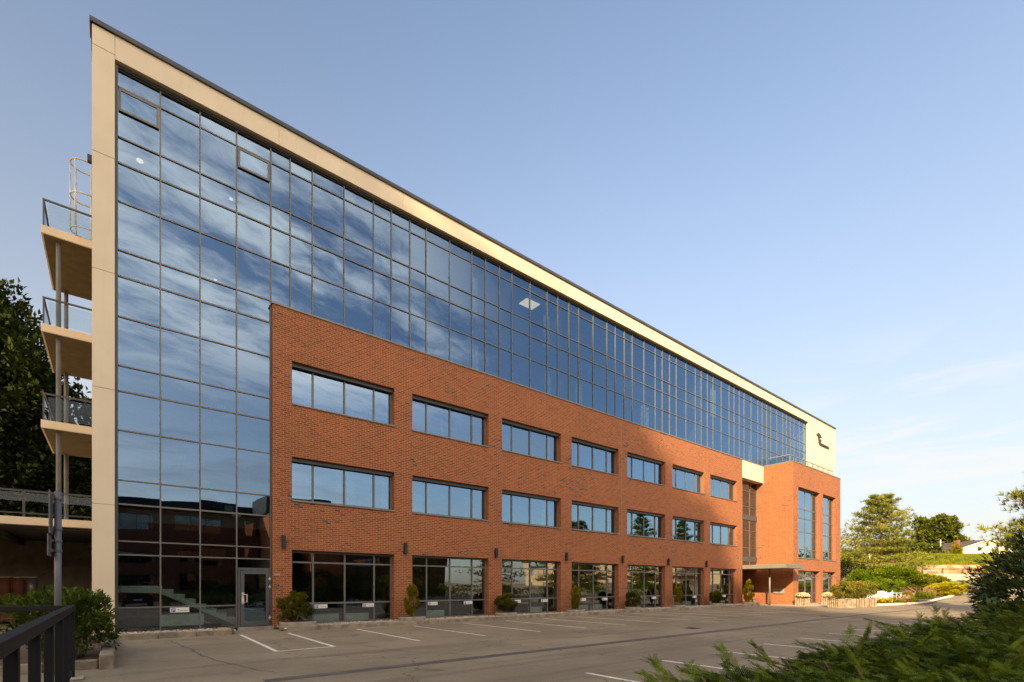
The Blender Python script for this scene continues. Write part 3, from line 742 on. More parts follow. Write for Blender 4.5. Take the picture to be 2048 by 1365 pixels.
# balconies at the far end, their two columns and the caged ladder
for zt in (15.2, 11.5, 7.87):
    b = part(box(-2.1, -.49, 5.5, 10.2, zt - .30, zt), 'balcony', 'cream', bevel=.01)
    box(-2.04, -.52, 5.56, 10.14, zt - .315, zt - .302).build('soffit_shade', 'balcony_soffit_shade', b)  # brown sheet whose colour paints the shade and warm bounce underneath
    r = MB(); r.box(-2.06, -.5, 5.56, 5.62, zt + .98, zt + 1.04); r.box(-2.06, -2.0, 5.62, 10.1, zt + .98, zt + 1.04)
    for (x, y) in ((-2.06, 5.56), (-2.06, 7.8), (-2.06, 10.04)): r.box(x + .005, x + .055, y + .005, y + .055, zt, zt + .98)
    r.build('handrail', 'dark_metal', b)
    g = MB(); g.box(-1.9, -.6, 5.585, 5.6, zt + .08, zt + .9); g.box(-2.04, -2.025, 5.8, 9.9, zt + .08, zt + .9); g.build('glass_panel', 'clear_glass', b)
for (x, y) in ((-1.63, 5.85), (-1.63, 9.85)):
    m = MB()
    for a, b in ((4.17, 7.57), (7.87, 11.2), (11.5, 14.9)): m.tube([(x, y, a), (x, y, b)], .078, 12)
    part(m, 'support_column', 'column_grey', smooth=False)
m = MB(); lx, ly, rr = -.5, 8.0, .42
def hoop(z): return [(-.52, ly - rr, z)] + [(-.98 + -.42 * math.sin(t * math.pi / 10), ly - rr * math.cos(t * math.pi / 10), z) for t in range(11)] + [(-.52, ly + rr, z)]
for z in (16.75, 18.2, 19.6): m.tube(hoop(z), .032, 6)
for t in (2, 5, 8): m.tube([(-.98 - .42 * math.sin(t * math.pi / 10), ly - rr * math.cos(t * math.pi / 10), z) for z in (16.7, 19.62)], .026, 6)
for y in (7.78, 8.22): m.tube([(-.72, y, 15.2), (-.72, y, 19.62)], .028, 6)
for k in range(15): m.tube([(-.72, 7.78, 15.4 + .28 * k), (-.72, 8.22, 15.4 + .28 * k)], .018, 6)
part(m, 'caged_ladder', 'galvanised', smooth=True)
part(box(-.62, -.49, .35, .5, 14.95, 15.15), 'floodlight', 'lamp_black')

# ------------------------------------------------------------------ wall things
def wall_lamp(i):
    x = 5.02 + 5.04 * i
    t = empty('wall_lamp', (x, 0, 3.05), 0, None, 'wall lamp', 'black lamps on the brick piers')
    box(-.065, .065, -.17, -.05, 0, .48).build('housing', 'lamp_black', t, bevel=.006)
    box(-.05, .05, -.05, 0, .14, .34).build('bracket', 'lamp_black', t)
    return t
LN = ['black box lamp on the narrow pier beside the glass door', 'black box lamp on the pier between first and second shop windows', 'black box lamp on the pier between second and third shop windows', 'black box lamp on the pier between third and fourth shop windows', 'black box lamp on the pier between fourth and fifth shop windows', 'black box lamp on the pier between fifth and sixth shop windows', 'black box lamp on the pier nearest the entrance canopy']
for i in range(7): wall_lamp(i)['label'] = LN[i]
def parking_sign(x, z, w, y, label):
    t = empty('parking_sign', (x, y, z), 0, label, 'sign', 'small parking signs on the ground floor glass'); h = w * .30
    box(0, w, 0, .012, -h, 0).build('board', 'sign_white', t)
    b = box(w * .07, w * .27, -.004, 0, -h * .88, -h * .12).build('blue_square', 'sign_blue', t)
    text('letter', 'P', h * .84, (w * .105, -.006, -h * .80), (R(90), 0, 0), 'sign_white', t, .001)
    text('lettering', 'Tannessen', h * .40, (w * .42, -.003, -h * .70), (R(90), 0, 0), 'sign_grey', t, .001)
    MB().prism([(w * .38, -h * .3), (w * .46, -h * .3), (w * .46, -h * .4), (w * .43, -h * .42), (w * .42, -h * .72), (w * .41, -h * .45)], -.003, 0).build('emblem', 'sign_grey', t)
parking_sign(1.50, .88, .54, GY - .11, 'small parking sign on the glass under the cream fin, left of the door')
NM = ['first', 'second', 'third', 'fourth', 'fifth', 'sixth', 'seventh']
for i in range(7):
    x0 = 5.34 + P_ * i
    if i < 4:
        parking_sign(x0 + .90, .87, .50, .17, 'small blue and white parking sign, left one in the %s shop window' % NM[i])
        parking_sign(x0 + 2.87, .87, .50, .17, 'small blue and white parking sign, right one in the %s shop window' % NM[i])
    else:
        parking_sign(x0 + (2.87 if i < 6 else 2.2), .87, .50, .17, 'small blue and white parking sign alone in the %s shop window' % NM[i])
t = empty('roof_sign', (57, 0, 16.6), 0, 'dark emblem and lettering fixed to the cream wall', 'sign')
MB().prism([(.0, .80), (.35, 1.02), (.85, 1.02), (1.2, .80), (1.28, .62), (1.05, .74), (.85, .80), (.95, .62), (.78, .45), (.72, -.15), (.62, .0), (.5, .45), (.42, .66), (.2, .72)], -.10, -.02).build('emblem', 'letter', t)
MB().prism([(.72, .42), (1.25, .42), (1.25, .28), (1.08, .24), (1.04, -.2), (.92, -.2), (.92, .25)], -.10, -.02).build('emblem', 'letter', t)
text('lettering', 'annessen', .62, (1.16, -.05, -.18), (R(90), 0, 0), 'letter', t, .03)
t = empty('letter_box', (44.95, -1.35, .95), 0, 'grey metal letter box on the brick wall under the canopy', 'letter box')
box(-.16, 0, -.45, .45, 0, .42).build('body', 'letterbox', t, bevel=.01); box(-.17, -.16, -.38, .38, .27, .31).build('slot', 'lamp_black', t)
t = empty('intercom', (4.85, 0, 1.55), 0, 'small grey entry keypad on brick beside the glass door', 'keypad'); box(-.05, .05, -.03, 0, 0, .13).build('housing', 'pole_steel', t); box(-.03, .03, -.035, -.03, .06, .11).build('button', 'lamp_black', t)
t = empty('door_sign', (4.70, 0, 2.0), 0, 'narrow pale name plate on the brick beside the glass door', 'sign'); box(0, .20, -.03, 0, 0, .07).build('plate', 'letterbox', t); box(.02, .18, -.033, -.03, .025, .04).build('lettering', 'sign_grey', t)
t = empty('waste_bin', (42.0, -.55, .0), 0, 'grey metal litter bin standing by the entrance', 'bin')
MB().tube([(0, 0, 0), (0, 0, .44)], .16, 14).build('body', 'letterbox', t, True); MB().tube([(0, 0, .44), (0, 0, .48)], .175, 14).build('rim', 'pole_steel', t)
# ------------------------------------------------------------------ planted tubs along the facade
LEAF = tmpl_leaf(.55, .10); BROAD = tmpl_leaf(.42, .06); TUFT = tmpl_tuft(9); FROND = tmpl_frond(); SPRAY = tmpl_tuft(7, .5, .10)
def tub(x, y, label, r=.62):
    m = MB(); n = 18; a = [(r * math.cos(math.pi * 2 * k / n), .72 * r * math.sin(math.pi * 2 * k / n)) for k in range(n)]
    m.prism(a, 0, .30, 'z'); t = empty('planter', (x, y, .0), 0, label, 'planter', 'concrete tubs along the facade')
    m.build('tub', 'concrete', t, bevel=.03); b = [(u * .88, v * .88) for u, v in a]; MB().prism(b, .30, .315, 'z').build('soil', 'soil', t)
def shrub(name, x, y, z, rad, n, size, tmpl, mat, label, cat='shrub', group=None, clumps=30, cr=.35, tall=True, jit=.5, stem='twig', shell=.5, flat_=1.):
    t = empty(name, (x, y, z), 0, label, cat, group)
    rx, ry, rz = rad
    Pn, D, sh = blob((0, 0, rz * 1.02), rad, n, clumps, cr, shell, zmin=.02)
    if tall: D = D * np.array((.8, .8, .8)) + np.array((0, 0, .7))
    scatter('foliage', tmpl, Pn, D, size, mat, t, jit, sh)
    m = MB(); rs = random.Random(int(x * 31 + y * 7))
    for k in range(5):
        a = rs.uniform(0, 6.28); m.tube([(0, 0, 0), (rx * .3 * math.cos(a), ry * .3 * math.sin(a), rz * .7), (rx * .6 * math.cos(a), ry * .6 * math.sin(a), rz * 1.4)], [.025, .018, .008], 5)
    m.build('stems', stem, t); return t
TB = ['low concrete tub with dark round bush beside the glass door', 'concrete tub with golden column bush before the second pier', 'concrete tub with dark bush before the third pier', 'concrete tub with golden column bush before the fourth pier', 'concrete tub with dark round bush before the fifth pier', 'concrete tub with golden column bush before the sixth pier', 'concrete tub with dark round bush before the seventh pier', 'concrete tub with wide golden bush at the entrance']
SB = ['dark green round bush in the tub beside the glass door', 'slim golden conifer in the tub before the second pier', 'dark green bush in the tub before the third pier', 'slim golden conifer in the tub before the fourth pier', 'dark round bush in the tub before the fifth pier', 'slim golden conifer in the tub before the sixth pier', 'dark round bush in the tub before the seventh pier', 'wide golden green conifer in the tub at the entrance']
for i in range(8):
    x = [5.35, 10.0, 15.15, 20.1, 25.2, 30.3, 35.3, 40.45][i]; y = -.82
    tub(x, y, TB[i], .62 if i else .66)
    if i in (1, 3, 5): shrub('golden_conifer', x, y, .28, (.31, .30, .66), 3000, .066, SPRAY, 'gold_leaf', SB[i], 'conifer', 'golden conifers in the tubs', 40, .25)
    elif i == 7: shrub('golden_conifer', x, y, .28, (.48, .45, .86), 4000, .08, SPRAY, 'gold_leaf', SB[i], 'conifer', 'golden conifers in the tubs', 50, .22)
    else: shrub('round_bush', x - (.12 if i == 0 else 0), y, .26, (.62, .52, .52) if i == 0 else (.52, .46, .46), 4200, .078, SPRAY, 'shrub_leaf', SB[i], 'bush', 'dark bushes in the tubs', 45, .25)

# ------------------------------------------------------------------ left side: carport deck, hedge, railing, pole, trees
cp = empty('carport', (0, 0, 0), 0, 'open carport with pale deck roof left of the block', 'carport')
m = MB(); m.box(-40, -.5, 5.5, 16, 3.88, 4.17); m.build('deck', 'cream', cp, bevel=.01)
box(-40, -.5, 5.8, 13.2, 3.80, 3.875).build('soffit_shade', 'interior_dark', cp); box(-9.5, -9.3, 5.9, 13.2, 0, 3.8).build('shade_wall', 'interior', cp)  # dark sheet paints underside shade; unseen side wall added to darken the inside
m = MB(); m.box(-40, -.5, 13.2, 13.5, 0, 3.8); m.build('back_wall', 'carport_wall', cp)
m = MB()
for x in (-6, -12, -18): box(x - .12, x + .12, 6.2, 6.44, 0, 3.79).build('post', 'cream', cp)
for x in (-3.5, -7.5): box(x, x + .2, 6.5, 13.2, 3.55, 3.79).build('beam', 'interior_dark', cp)
m = MB(); m.box(-40, -.52, 5.56, 5.62, 5.12, 5.18); m.box(-40, -.52, 5.57, 5.61, 4.30, 4.34)
for k in range(16): m.box(-2.6 - k * 2.4, -2.53 - k * 2.4, 5.56, 5.62, 4.17, 5.12)
r = m.build('deck_railing', 'dark_metal', cp); box(-39, -.6, 5.585, 5.595, 4.36, 5.08).build('glass_panel', 'clear_glass', r)
# stored pallets, crates and drums under the deck
def crate(x, y, z, w, h, lab):
    t = empty('crate', (x, y, z), 0, lab, 'crate', 'crates stored under the deck'); box(0, w, 0, .8, 0, h).build('box', 'crate_red', t, bevel=.01)
    m = MB(); [m.box(-.012, w + .012, -.012, .812, q * h, q * h + .05) for q in (.1, .75)]; m.build('band', 'pallet_wood', t)
def pallet(x, y, z, lab):
    t = empty('pallet', (x, y, z), 0, lab, 'pallet', 'pallets under the deck'); m = MB()
    for k in range(5): m.box(0, 1.2, k * .18, k * .18 + .12, .12, .145)
    m.build('boards', 'pallet_wood', t); m = MB()
    for k in range(3): m.box(k * .53, k * .53 + .12, 0, .84, 0, .12)
    m.build('bearers', 'pallet_wood', t)
pallet(-3.9, 9.6, 0., 'wooden pallet under the brown drums'); pallet(-3.9, 9.6, .85, 'upper wooden pallet with the drums standing on it')
crate(-3.9, 9.62, .145, 1.0, .70, 'red brown crate between the two pallets')
crate(-2.45, 9.7, .6, .95, .62, 'red brown crate right of the drums, against the wall')
crate(-2.45, 9.7, 0, .95, .6, 'red brown crate below another crate by the wall')
for k, lab in enumerate(('brown drum on the pallet, left one', 'rusty orange drum on the pallet, middle one', 'grey drum on the pallet, right one')):
    t = empty('drum', (-3.6 + .42 * k, 10.0, .995), 0, lab, 'drum', 'drums on the pallet'); MB().tube([(0, 0, 0), (0, 0, .98)], .2, 16).build('barrel', ('crate_red', 'crate_red', 'steel_drum')[k], t, True); MB().tube([(0, 0, .98), (0, 0, 1.01)], .21, 16).build('lid', 'galvanised', t)
t = empty('wheelbarrow', (-1.15, 8.8, 0), 0, 'dark wheelbarrow leaning by the cream fin', 'wheelbarrow')
MB().prism([(-.35, .5), (.35, .5), (.5, .85), (-.5, .85)], -.3, .3).build('tray', 'lamp_black', t); MB().tube([(-.1, -.3, .45), (.35, -.3, .8), (.62, -.28, 1.5)], .025).tube([(-.1, .3, .45), (.35, .3, .8), (.62, .28, 1.5)], .025).build('handle', 'crate_red', t)
MB().tube([(-.55, -.05, .2), (-.55, .05, .2)], .2, 14).build('wheel', 'tyre', t)
tag(MB().tube([(-.62, 8, 3.3), (-1.6, 9, 2.55), (-3.0, 10.4, 1.75)], .02).build('cable', 'wire'), 'dark cable sagging down across the carport wall', 'cable')
# planting bed edged with stone, laurel bush and hedge
kerb('kerb_strip', [(.02, -7.62), (.02, -1.5)], .22, .26); kerb('kerb_strip', [(-2.6, -7.3), (-.22, -7.45)], .16, .18, L=.7)
flat('planting_bed', [(-2.6, -7.3), (-.2, -7.45), (-.2, -.1), (-2.6, -.1)], .05, 'soil')
def bush(name, blobs, n, size, tmpl, mat, label, cat, loc, clumps=60, cr=.25, jit=.45, lift=.4, shell=.6, stems=True):
    t = empty(name, loc, 0, label, cat); Ps, Ds, Ss = [], [], []
    vol = [b[3] * b[4] * b[5] for b in blobs]; tot = sum(v ** .67 for v in vol)
    for b, v in zip(blobs, vol):
        Pn, D, s = blob(b[:3], b[3:6], int(n * v ** .67 / tot), clumps, cr, shell, zmin=.01); Ps.append(Pn); Ds.append(D); Ss.append(s)
    Pn = np.concatenate(Ps); D = np.concatenate(Ds) + np.array((0, 0, lift)); s = np.concatenate(Ss)
    scatter('foliage', tmpl, Pn, D, size, mat, t, jit, s)
    if stems:
        m = MB(); rs = random.Random(int(n))
        for b in blobs:
            for k in range(5):
                a = rs.uniform(0, 6.28); m.tube([(blobs[0][0], blobs[0][1], 0), (b[0] + b[3] * .3 * math.cos(a), b[1] + b[4] * .3 * math.sin(a), b[2]), (b[0] + b[3] * .6 * math.cos(a), b[1] + b[4] * .6 * math.sin(a), b[2] + b[5] * .5)], [.03, .02, .008], 5)
        m.build('stems', 'bark', t)
    return t
bush('laurel_bush', [(0, 0, .72, .72, .8, .72), (-.45, .5, .85, .6, .7, .62), (.15, .35, .9, .5, .55, .55)], 8500, .105, BROAD, 'laurel_leaf', 'glossy green laurel bush in the stone edged bed before the cream fin', 'bush', (-.62, -5.9, .05), 70, .22)
bush('laurel_hedge', [(-k * .9, .25 * math.sin(k * 2), .62 + .07 * math.sin(k * 3), .75, .6, .72 + .06 * math.sin(k * 5)) for k in range(7)], 15000, .11, BROAD, 'laurel_leaf', 'low laurel hedge behind the black railing by the carport', 'hedge', (-.9, 2.3, .05), 40, .25, stems=False)
t = empty('cypress', (-5.1, 7.6, 0), 0, 'dark pointed cypress standing under the deck edge', 'tree')
Pn, D, s = blob((0, 0, 1.3), (.62, .62, 1.35), 2200, 60, .2, .4, zmin=.02); k = np.clip(1.15 - Pn[:, 2] / 2.6, .12, 1); Pn[:, 0] *= k; Pn[:, 1] *= k
scatter('crown', SPRAY, Pn, D + np.array((0, 0, 1.)), .14, 'dark_leaf', t, .3, s); MB().tube([(0, 0, 0), (0, 0, 2.2)], [.06, .02], 6).build('trunk', 'bark', t)
# black railing in the near left corner
rl = empty('black_railing', (-.55, -8.62, 0), 0, 'black metal railing running along the ramp in the corner', 'railing')
MB().box(-.05, .05, -12, .05, 1.19, 1.29).build('handrail', 'black_paint', rl, bevel=.008)
m = MB(); a = Vector((-.05, .0, 0)); m.prism([(-.05, -.05), (-.05, .05), (-6, .75), (-6, .65)], 1.20, 1.285, 'z'); m.build('handrail', 'black_paint', rl, bevel=.008)
for k in range(10): box(-.04, .04, -.04 - 1.3 * k, .04 - 1.3 * k, 0, 1.19).build('post', 'black_paint', rl, bevel=.006)
for x in (-1.55, -3.1, -4.6): y = (-x - .05) / 5.95 * .7; box(x - .04, x + .04, y - .04, y + .04, 0, 1.20).build('post', 'black_paint', rl)
box(-.02, .02, -11.95, 0, .12, .16).build('bottom_rail', 'black_paint', rl)
box(-.14, .16, -.16, .12, 0, .05).build('footing', 'pale_concrete', rl, bevel=.02)
t = empty('sign_pole', (-.78, -7.75, 0), 0, 'grey steel pole with two signs seen edge on', 'sign pole')
MB().tube([(0, 0, 0), (0, 0, 3.34)], .052, 16).build('pole', 'pole_steel', t, True)
for z0, z1, q in ((2.56, 3.32, .0), (2.16, 2.54, .02)):
    s_ = box(-.10 - q, -.085 - q, -.35, .25, z0, z1).build('sign_plate', 'pole_steel', t)
    m = MB(); [m.tube([(0, 0, z - .02), (0, 0, z + .02)], .066, 14).box(-.1 - q, -.03, -.03, .03, z - .02, z + .02) for z in (z0 + .1, z1 - .1)]; m.build('clamp', 'pole_steel', t)

def tree(name, loc, H, crown, n, size, tmpl, mat, label, bark='bark', tr=.3, clumps=90, cr=.2, group=None, shell=.45, cat='tree', trunk_h=None, lift=.2):
    """crown: list of ellipsoids in local metres"""
    t = empty(name, loc, 0, label, cat, group); Ps, Ds, Ss = [], [], []; vol = [(c[3] * c[4] * c[5]) ** .67 for c in crown]
    m = MB(); th = trunk_h or H * .6; m.tube([(0, 0, -.3), (.05, .02, th * .5), (.0, .05, th)], [tr, tr * .75, tr * .4], 9)
    rs = random.Random(int(H * 100 + n))
    for c, v in zip(crown, vol):
        Pn, D, s = blob(c[:3], c[3:6], int(n * v / sum(vol)), clumps, cr, shell); Ps.append(Pn); Ds.append(D); Ss.append(s)
        for k in range(4):
            a = rs.uniform(0, 6.28); z0 = rs.uniform(.35, .9) * th
            e = Vector((c[0] + c[3] * .7 * math.cos(a), c[1] + c[4] * .7 * math.sin(a), c[2] + rs.uniform(-.3, .5) * c[5])); b = Vector((0, 0, z0))
            m.tube([b, b.lerp(e, .5) + Vector((0, 0, .1)), e], [tr * .35, tr * .2, .02], 5)
    m.build('trunk', bark, t, True)
    scatter('crown', tmpl, np.concatenate(Ps), np.concatenate(Ds) + np.array((0, 0, lift)), size, mat, t, .6, np.concatenate(Ss)); return t
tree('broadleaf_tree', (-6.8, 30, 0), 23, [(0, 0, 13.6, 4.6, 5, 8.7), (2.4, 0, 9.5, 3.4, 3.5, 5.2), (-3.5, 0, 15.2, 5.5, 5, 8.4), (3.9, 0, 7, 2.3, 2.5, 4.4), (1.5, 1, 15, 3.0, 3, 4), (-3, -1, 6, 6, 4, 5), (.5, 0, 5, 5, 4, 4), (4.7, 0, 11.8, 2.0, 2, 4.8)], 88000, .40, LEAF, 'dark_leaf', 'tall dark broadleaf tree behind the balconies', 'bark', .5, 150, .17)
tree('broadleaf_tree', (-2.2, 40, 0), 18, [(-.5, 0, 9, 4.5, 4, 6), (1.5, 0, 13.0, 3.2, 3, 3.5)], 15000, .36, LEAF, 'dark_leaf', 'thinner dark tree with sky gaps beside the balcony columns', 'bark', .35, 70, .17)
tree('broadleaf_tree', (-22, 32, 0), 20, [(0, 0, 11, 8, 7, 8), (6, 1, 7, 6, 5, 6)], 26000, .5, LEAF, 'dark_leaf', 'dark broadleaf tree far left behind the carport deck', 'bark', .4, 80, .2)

# ------------------------------------------------------------------ right foreground: yew, rhododendron, pine boughs
def yew():
    t = empty('yew_hedge', (3, -19, 0), 0, 'low spreading yew with feathery dark green sprays in the near right corner', 'yew')
    rs = np.random.default_rng(21); n = 19000
    # profile of the top along x, shoots arching outwards
    X = rs.uniform(2.55, 16, n * 2) ** 1; X = 2.55 + (X - 2.55) * rs.uniform(.25, 1, n * 2)
    Y = rs.uniform(-22.2, -17.85, n * 2)
    top = lambda x, y: .83 + .055 * np.minimum(x - 2.2, 2) + .018 * np.maximum(x - 4.2, 0) + .045 * np.sin(x * 2.3 + y) + .04 * np.sin(y * 3.1 - x * 1.3) + .03 * np.sin(x * 7 + y * 5)
    edge = np.minimum(np.minimum((X - 2.48) / .5, (-17.75 - Y + .12 * np.sin(X * 2.6)) / .6), 1); edge = np.clip(edge, 0, 1)
    H = top(X, Y) * (1 - (1 - edge) ** 2 * .75)
    u = rs.uniform(0, 1, n * 2) ** 2.2; Z = H - u * .42
    P = np.stack([X, Y, Z], 1); keep = rs.uniform(0, 1, n * 2) < .93; P = P[keep]
    a = rs.uniform(0, 2 * math.pi, len(P)); D = np.stack([.55 * np.cos(a) - .6, .55 * np.sin(a) + .55, rs.uniform(-.12, .28, len(P))], 1)
    sh = .42 + .25 * np.sin(P[:, 0] * 4.1 + P[:, 1] * 3.3) * np.sin(P[:, 1] * 5.2 - P[:, 0]) + rs.normal(0, .24, len(P))
    P -= np.array((3, -19, 0))
    scatter('foliage', FROND, P, D, .118, 'yew_leaf', t, .12, sh, .35, rs)
    # long leaders that stand clear of the mass
    LP, LD = [], []; m = MB()
    for k in range(230):
        x = 2.5 + rs.uniform(0, 1) ** 1.6 * 10; y = rs.uniform(-19.5, -17.9) if k % 4 else rs.uniform(-21.5, -18); 
        b = np.array((x, y, float(top(x, y)) - .12)); d = np.array((rs.uniform(-1, .5), rs.uniform(-.2, 1.), rs.uniform(.08, .42))); d /= np.linalg.norm(d); L = rs.uniform(.22, .42)
        mid = b + d * L * .55; e = b + d * L + np.array((0, 0, -.05 * L)); m.tube([b - (3, -19, 0), mid - (3, -19, 0), e - (3, -19, 0)], [.005, .004, .002], 4)
        for q in range(9):
            f = .15 + .85 * q / 8; p = b + d * L * f; s = np.cross(d, (0, 0, 1)); s /= np.linalg.norm(s)
            for sg in (-1, 1): LP.append(p - (3, -19, 0)); LD.append(d * .9 + s * sg * .8 * (1.1 - .5 * f))
        LP.append(e - (3, -19, 0)); LD.append(d)
    scatter('leading_sprays', FROND, np.array(LP), np.array(LD), .10, 'yew_leaf', t, .15, np.full(len(LP), .75), .2, rs)
    for k in range(40):
        x = rs.uniform(2.6, 12); y = rs.uniform(-21, -18.3); m.tube([(x - 3, y + 19, 0), (x - 3.1, y + 19.1, .5), (x - 3.3, y + 19.3, 1.0)], [.02, .014, .005], 5)
    m.build('stems', 'twig', t)
yew()
bush('rhododendron', [(0, 0, 1.0, 1.45, 1.3, 1.0), (1.0, .1, 1.4, 1.4, 1.4, 1.05), (2.5, .2, 1.5, 1.6, 1.5, 1.2), (-.75, .35, .65, .9, .9, .65)], 15000, .155, tmpl_leaf(.42, .07), 'rhodo_leaf', 'dark glossy rhododendron at the right edge above the yew', 'bush', (13.75, -19.45, .05), 110, .18, .45, .15)
def pine(loc, H, Rm, label, n_wh=12, per=7, seed=1, size=.34, group=None, start=.22, flatten=1., top_round=True, name='pine_tree', mat='pine_leaf', tufts=26, zsc=.22):
    t = empty(name, loc, 0, label, 'tree', group); rs = np.random.default_rng(seed); m = MB()
    tr = H * .022; m.tube([(0, 0, -.4), (.1, .05, H * .35), (-.05, .0, H * .7), (.0, 0, H * .97)], [tr * 1.25, tr, tr * .6, .03], 9)
    P, D, S = [], [], []
    for w in range(n_wh):
        f = w / (n_wh - 1); z = H * (start + (.97 - start) * f)
        L0 = Rm * (1.0 - .80 * f ** 1.6) * (.82 + .18 * math.sin(w * 2.1))
        for k in range(per):
            a = 2 * math.pi * (k + rs.uniform(-.3, .3)) / per + w; L = L0 * rs.uniform(.62, 1.12)
            rise = (.05 + .55 * f) * L + rs.uniform(-.08, .10) * L
            b = np.array((0, 0, z)); e = np.array((math.cos(a) * L, math.sin(a) * L, z + rise)); mid = (b + e) / 2 + np.array((0, 0, -.07 * L))
            m.tube([b, mid, e], [max(.02, tr * .3 * (1 - .5 * f)), .03, .012], 5)
            shd = rs.uniform(.25, .8)
            for q in range(tufts):
                g = .30 + .70 * rs.uniform() ** .7; p = b * (1 - g) ** 2 + 2 * mid * g * (1 - g) + e * g * g
                sp = L * .24 * (1.15 - .5 * g); off = rs.normal(0, 1, 3) * (sp, sp, sp * zsc); p = p + off + np.array((0, 0, .08))
                P.append(p); D.append((math.cos(a) * .5 + off[0], math.sin(a) * .5 + off[1], .9)); S.append(shd)
    m.build('trunk', 'pine_bark', t, True)
    scatter('crown', TUFT, np.array(P), np.array(D), size, mat, t, .35, np.array(S), None, rs); return t
p = at(1762, 60)
pine((p.x, p.y, p.z - .1), 11.3, 5.5, 'broad sunlit pine standing above the shrubs beside the brick block', 11, 8, 1, .40, None, .26, tufts=58, zsc=.20)
p = at(2128, 27)
pine((p.x, p.y, 0), 8.2, 4.0, 'pine reaching in from the right edge with layered boughs', 11, 8, 9, .34, None, .2, tufts=70)
p = at(1985, 44); 

# ------------------------------------------------------------------ garden bed beyond the entrance
flat('garden_bed', [(47.8, -7.3), (52, -8.1), (58, -8.9), (64, -9.2), (70, -9.1), (76, -6), (82, 1), (84, 8), (70, 12), (60, 6), (57.5, 2), (57.5, -2), (49.5, -5.6)], .03, 'soil')
kerb('kerb_strip', [(47.6, -7.4), (48.4, -7.75), (52, -8.35), (58, -9.1), (64, -9.45), (70.5, -9.3)], .28, .16, 'white_stone', .8)
def gshrub(px, py, d, w, h, tmpl, mat, label, n=1500, size=.16, name='garden_shrub', cat='shrub', jit=.5, clumps=40, group=None, pts=None):
    """a rounded shrub: centre column px, top row py, half width w and depth d in metres"""
    c = at(px, d); top = at(px, d, py=py).z; hh = max(.2, (top - c.z) / 2)
    w *= 1.22 if n >= 1500 else 1.1
    return shrub(name, c.x, c.y, c.z, (w, w * .85, hh), int(n * 2.2), size, tmpl, mat, label, cat, group, clumps, .28, True, jit)
gshrub(1702, 1124, 60, 2.0, 0, LEAF, 'dark_leaf', 'tall dark hedge shrub against the corner of the brick block', 3000, .2)
gshrub(1716, 1143, 55, .95, 0, SPRAY, 'green_leaf', 'small bright green cone shrub in front of the dark hedge', 1500, .16)
gshrub(1740, 1140, 58, 2.0, 0, LEAF, 'green_leaf', 'mid green shrub left of the pine trunk', 3000, .2)
gshrub(1800, 1133, 57, 2.6, 0, LEAF, 'green_leaf', 'largest rounded green shrub right of the pine trunk', 4200, .2)
gshrub(1778, 1160, 54, 1.5, 0, LEAF, 'green_leaf', 'low green shrub in front of the pine trunk', 2200, .18)
gshrub(1838, 1150, 56, 2.2, 0, LEAF, 'olive_leaf', 'spreading olive green shrub above the bare twigs', 3200, .2)
gshrub(1865, 1152, 56, 1.7, 0, LEAF, 'olive_leaf', 'spreading olive green shrub by the parking kerb bend', 2400, .2)
gshrub(1730, 1165, 52, 1.7, 0, LEAF, 'green_leaf', 'green shrub behind the log planters', 2400, .18)
for k, (px, py, w) in enumerate(((1874, 1170, .95), (1889, 1169, 1.05), (1903, 1166, 1.25))):
    gshrub(px, py, 51 - k * .3, w, 0, SPRAY, 'yellow_leaf', ('leftmost of three round yellow bushes at the end of the bed', 'middle of three round yellow bushes at the end of the bed', 'rightmost and largest of three round yellow bushes')[k], 2200, .15, 'yellow_bush', 'bush', group='round yellow bushes')
gshrub(1786, 1181, 46, .55, 0, SPRAY, 'green_leaf', 'small upright grass green shrub right of the white fence', 900, .13)
gshrub(1808, 1184, 47, .8, 0, LEAF, 'rust_leaf', 'small reddish green shrub at the foot of bare twigs', 900, .12)
gshrub(1845, 1186, 48, .9, 0, LEAF, 'green_leaf', 'low green mound under the bare twigs', 900, .12)
gshrub(1766, 1201, 41.5, .5, 0, LEAF, 'grass_leaf', 'low yellow flowering plant at the tip of the bed', 700, .1)
gshrub(1790, 1197, 42.5, .7, 0, LEAF, 'grass_leaf', 'low lime green plant along the white kerb', 900, .1)
gshrub(1815, 1194, 44, .7, 0, LEAF, 'grass_leaf', 'low lime green plant with pink flowers along the kerb', 900, .1)
def flowers(px, py, d, w, n, mat, label):
    c = at(px, d, py=py); t = RNG.normal(0, 1, (n, 3)) * (w, w, .10) + np.array(c)
    tag(scatter('flower_patch', tmpl_tuft(6, 1.6, .3), t, np.tile((0, 0, 1.), (n, 1)), .09, mat, None), label, 'flowers')
flowers(1768, 1199, 41.3, .28, 60, 'orange_flower', 'orange flowers at the tip of the bed')
flowers(1797, 1195, 42.8, .5, 60, 'pink_flower', 'pink flowers among the lime green plants')
t = empty('bare_shrub', tuple(at(1838, 49.5)), 0, 'brown bare twiggy shrub in the middle of the bed', 'shrub'); m = MB(); rs = random.Random(4)
for k in range(90):
    a = rs.uniform(0, 6.28); l = rs.uniform(.7, 1.9); h = rs.uniform(.5, 1.3)
    m.tube([(0, 0, 0), (l * .45 * math.cos(a), l * .45 * math.sin(a), h * .6), (l * math.cos(a + .2), l * math.sin(a + .2), h)], [.03, .02, .006], 4)
m.build('twigs', 'twig', t)
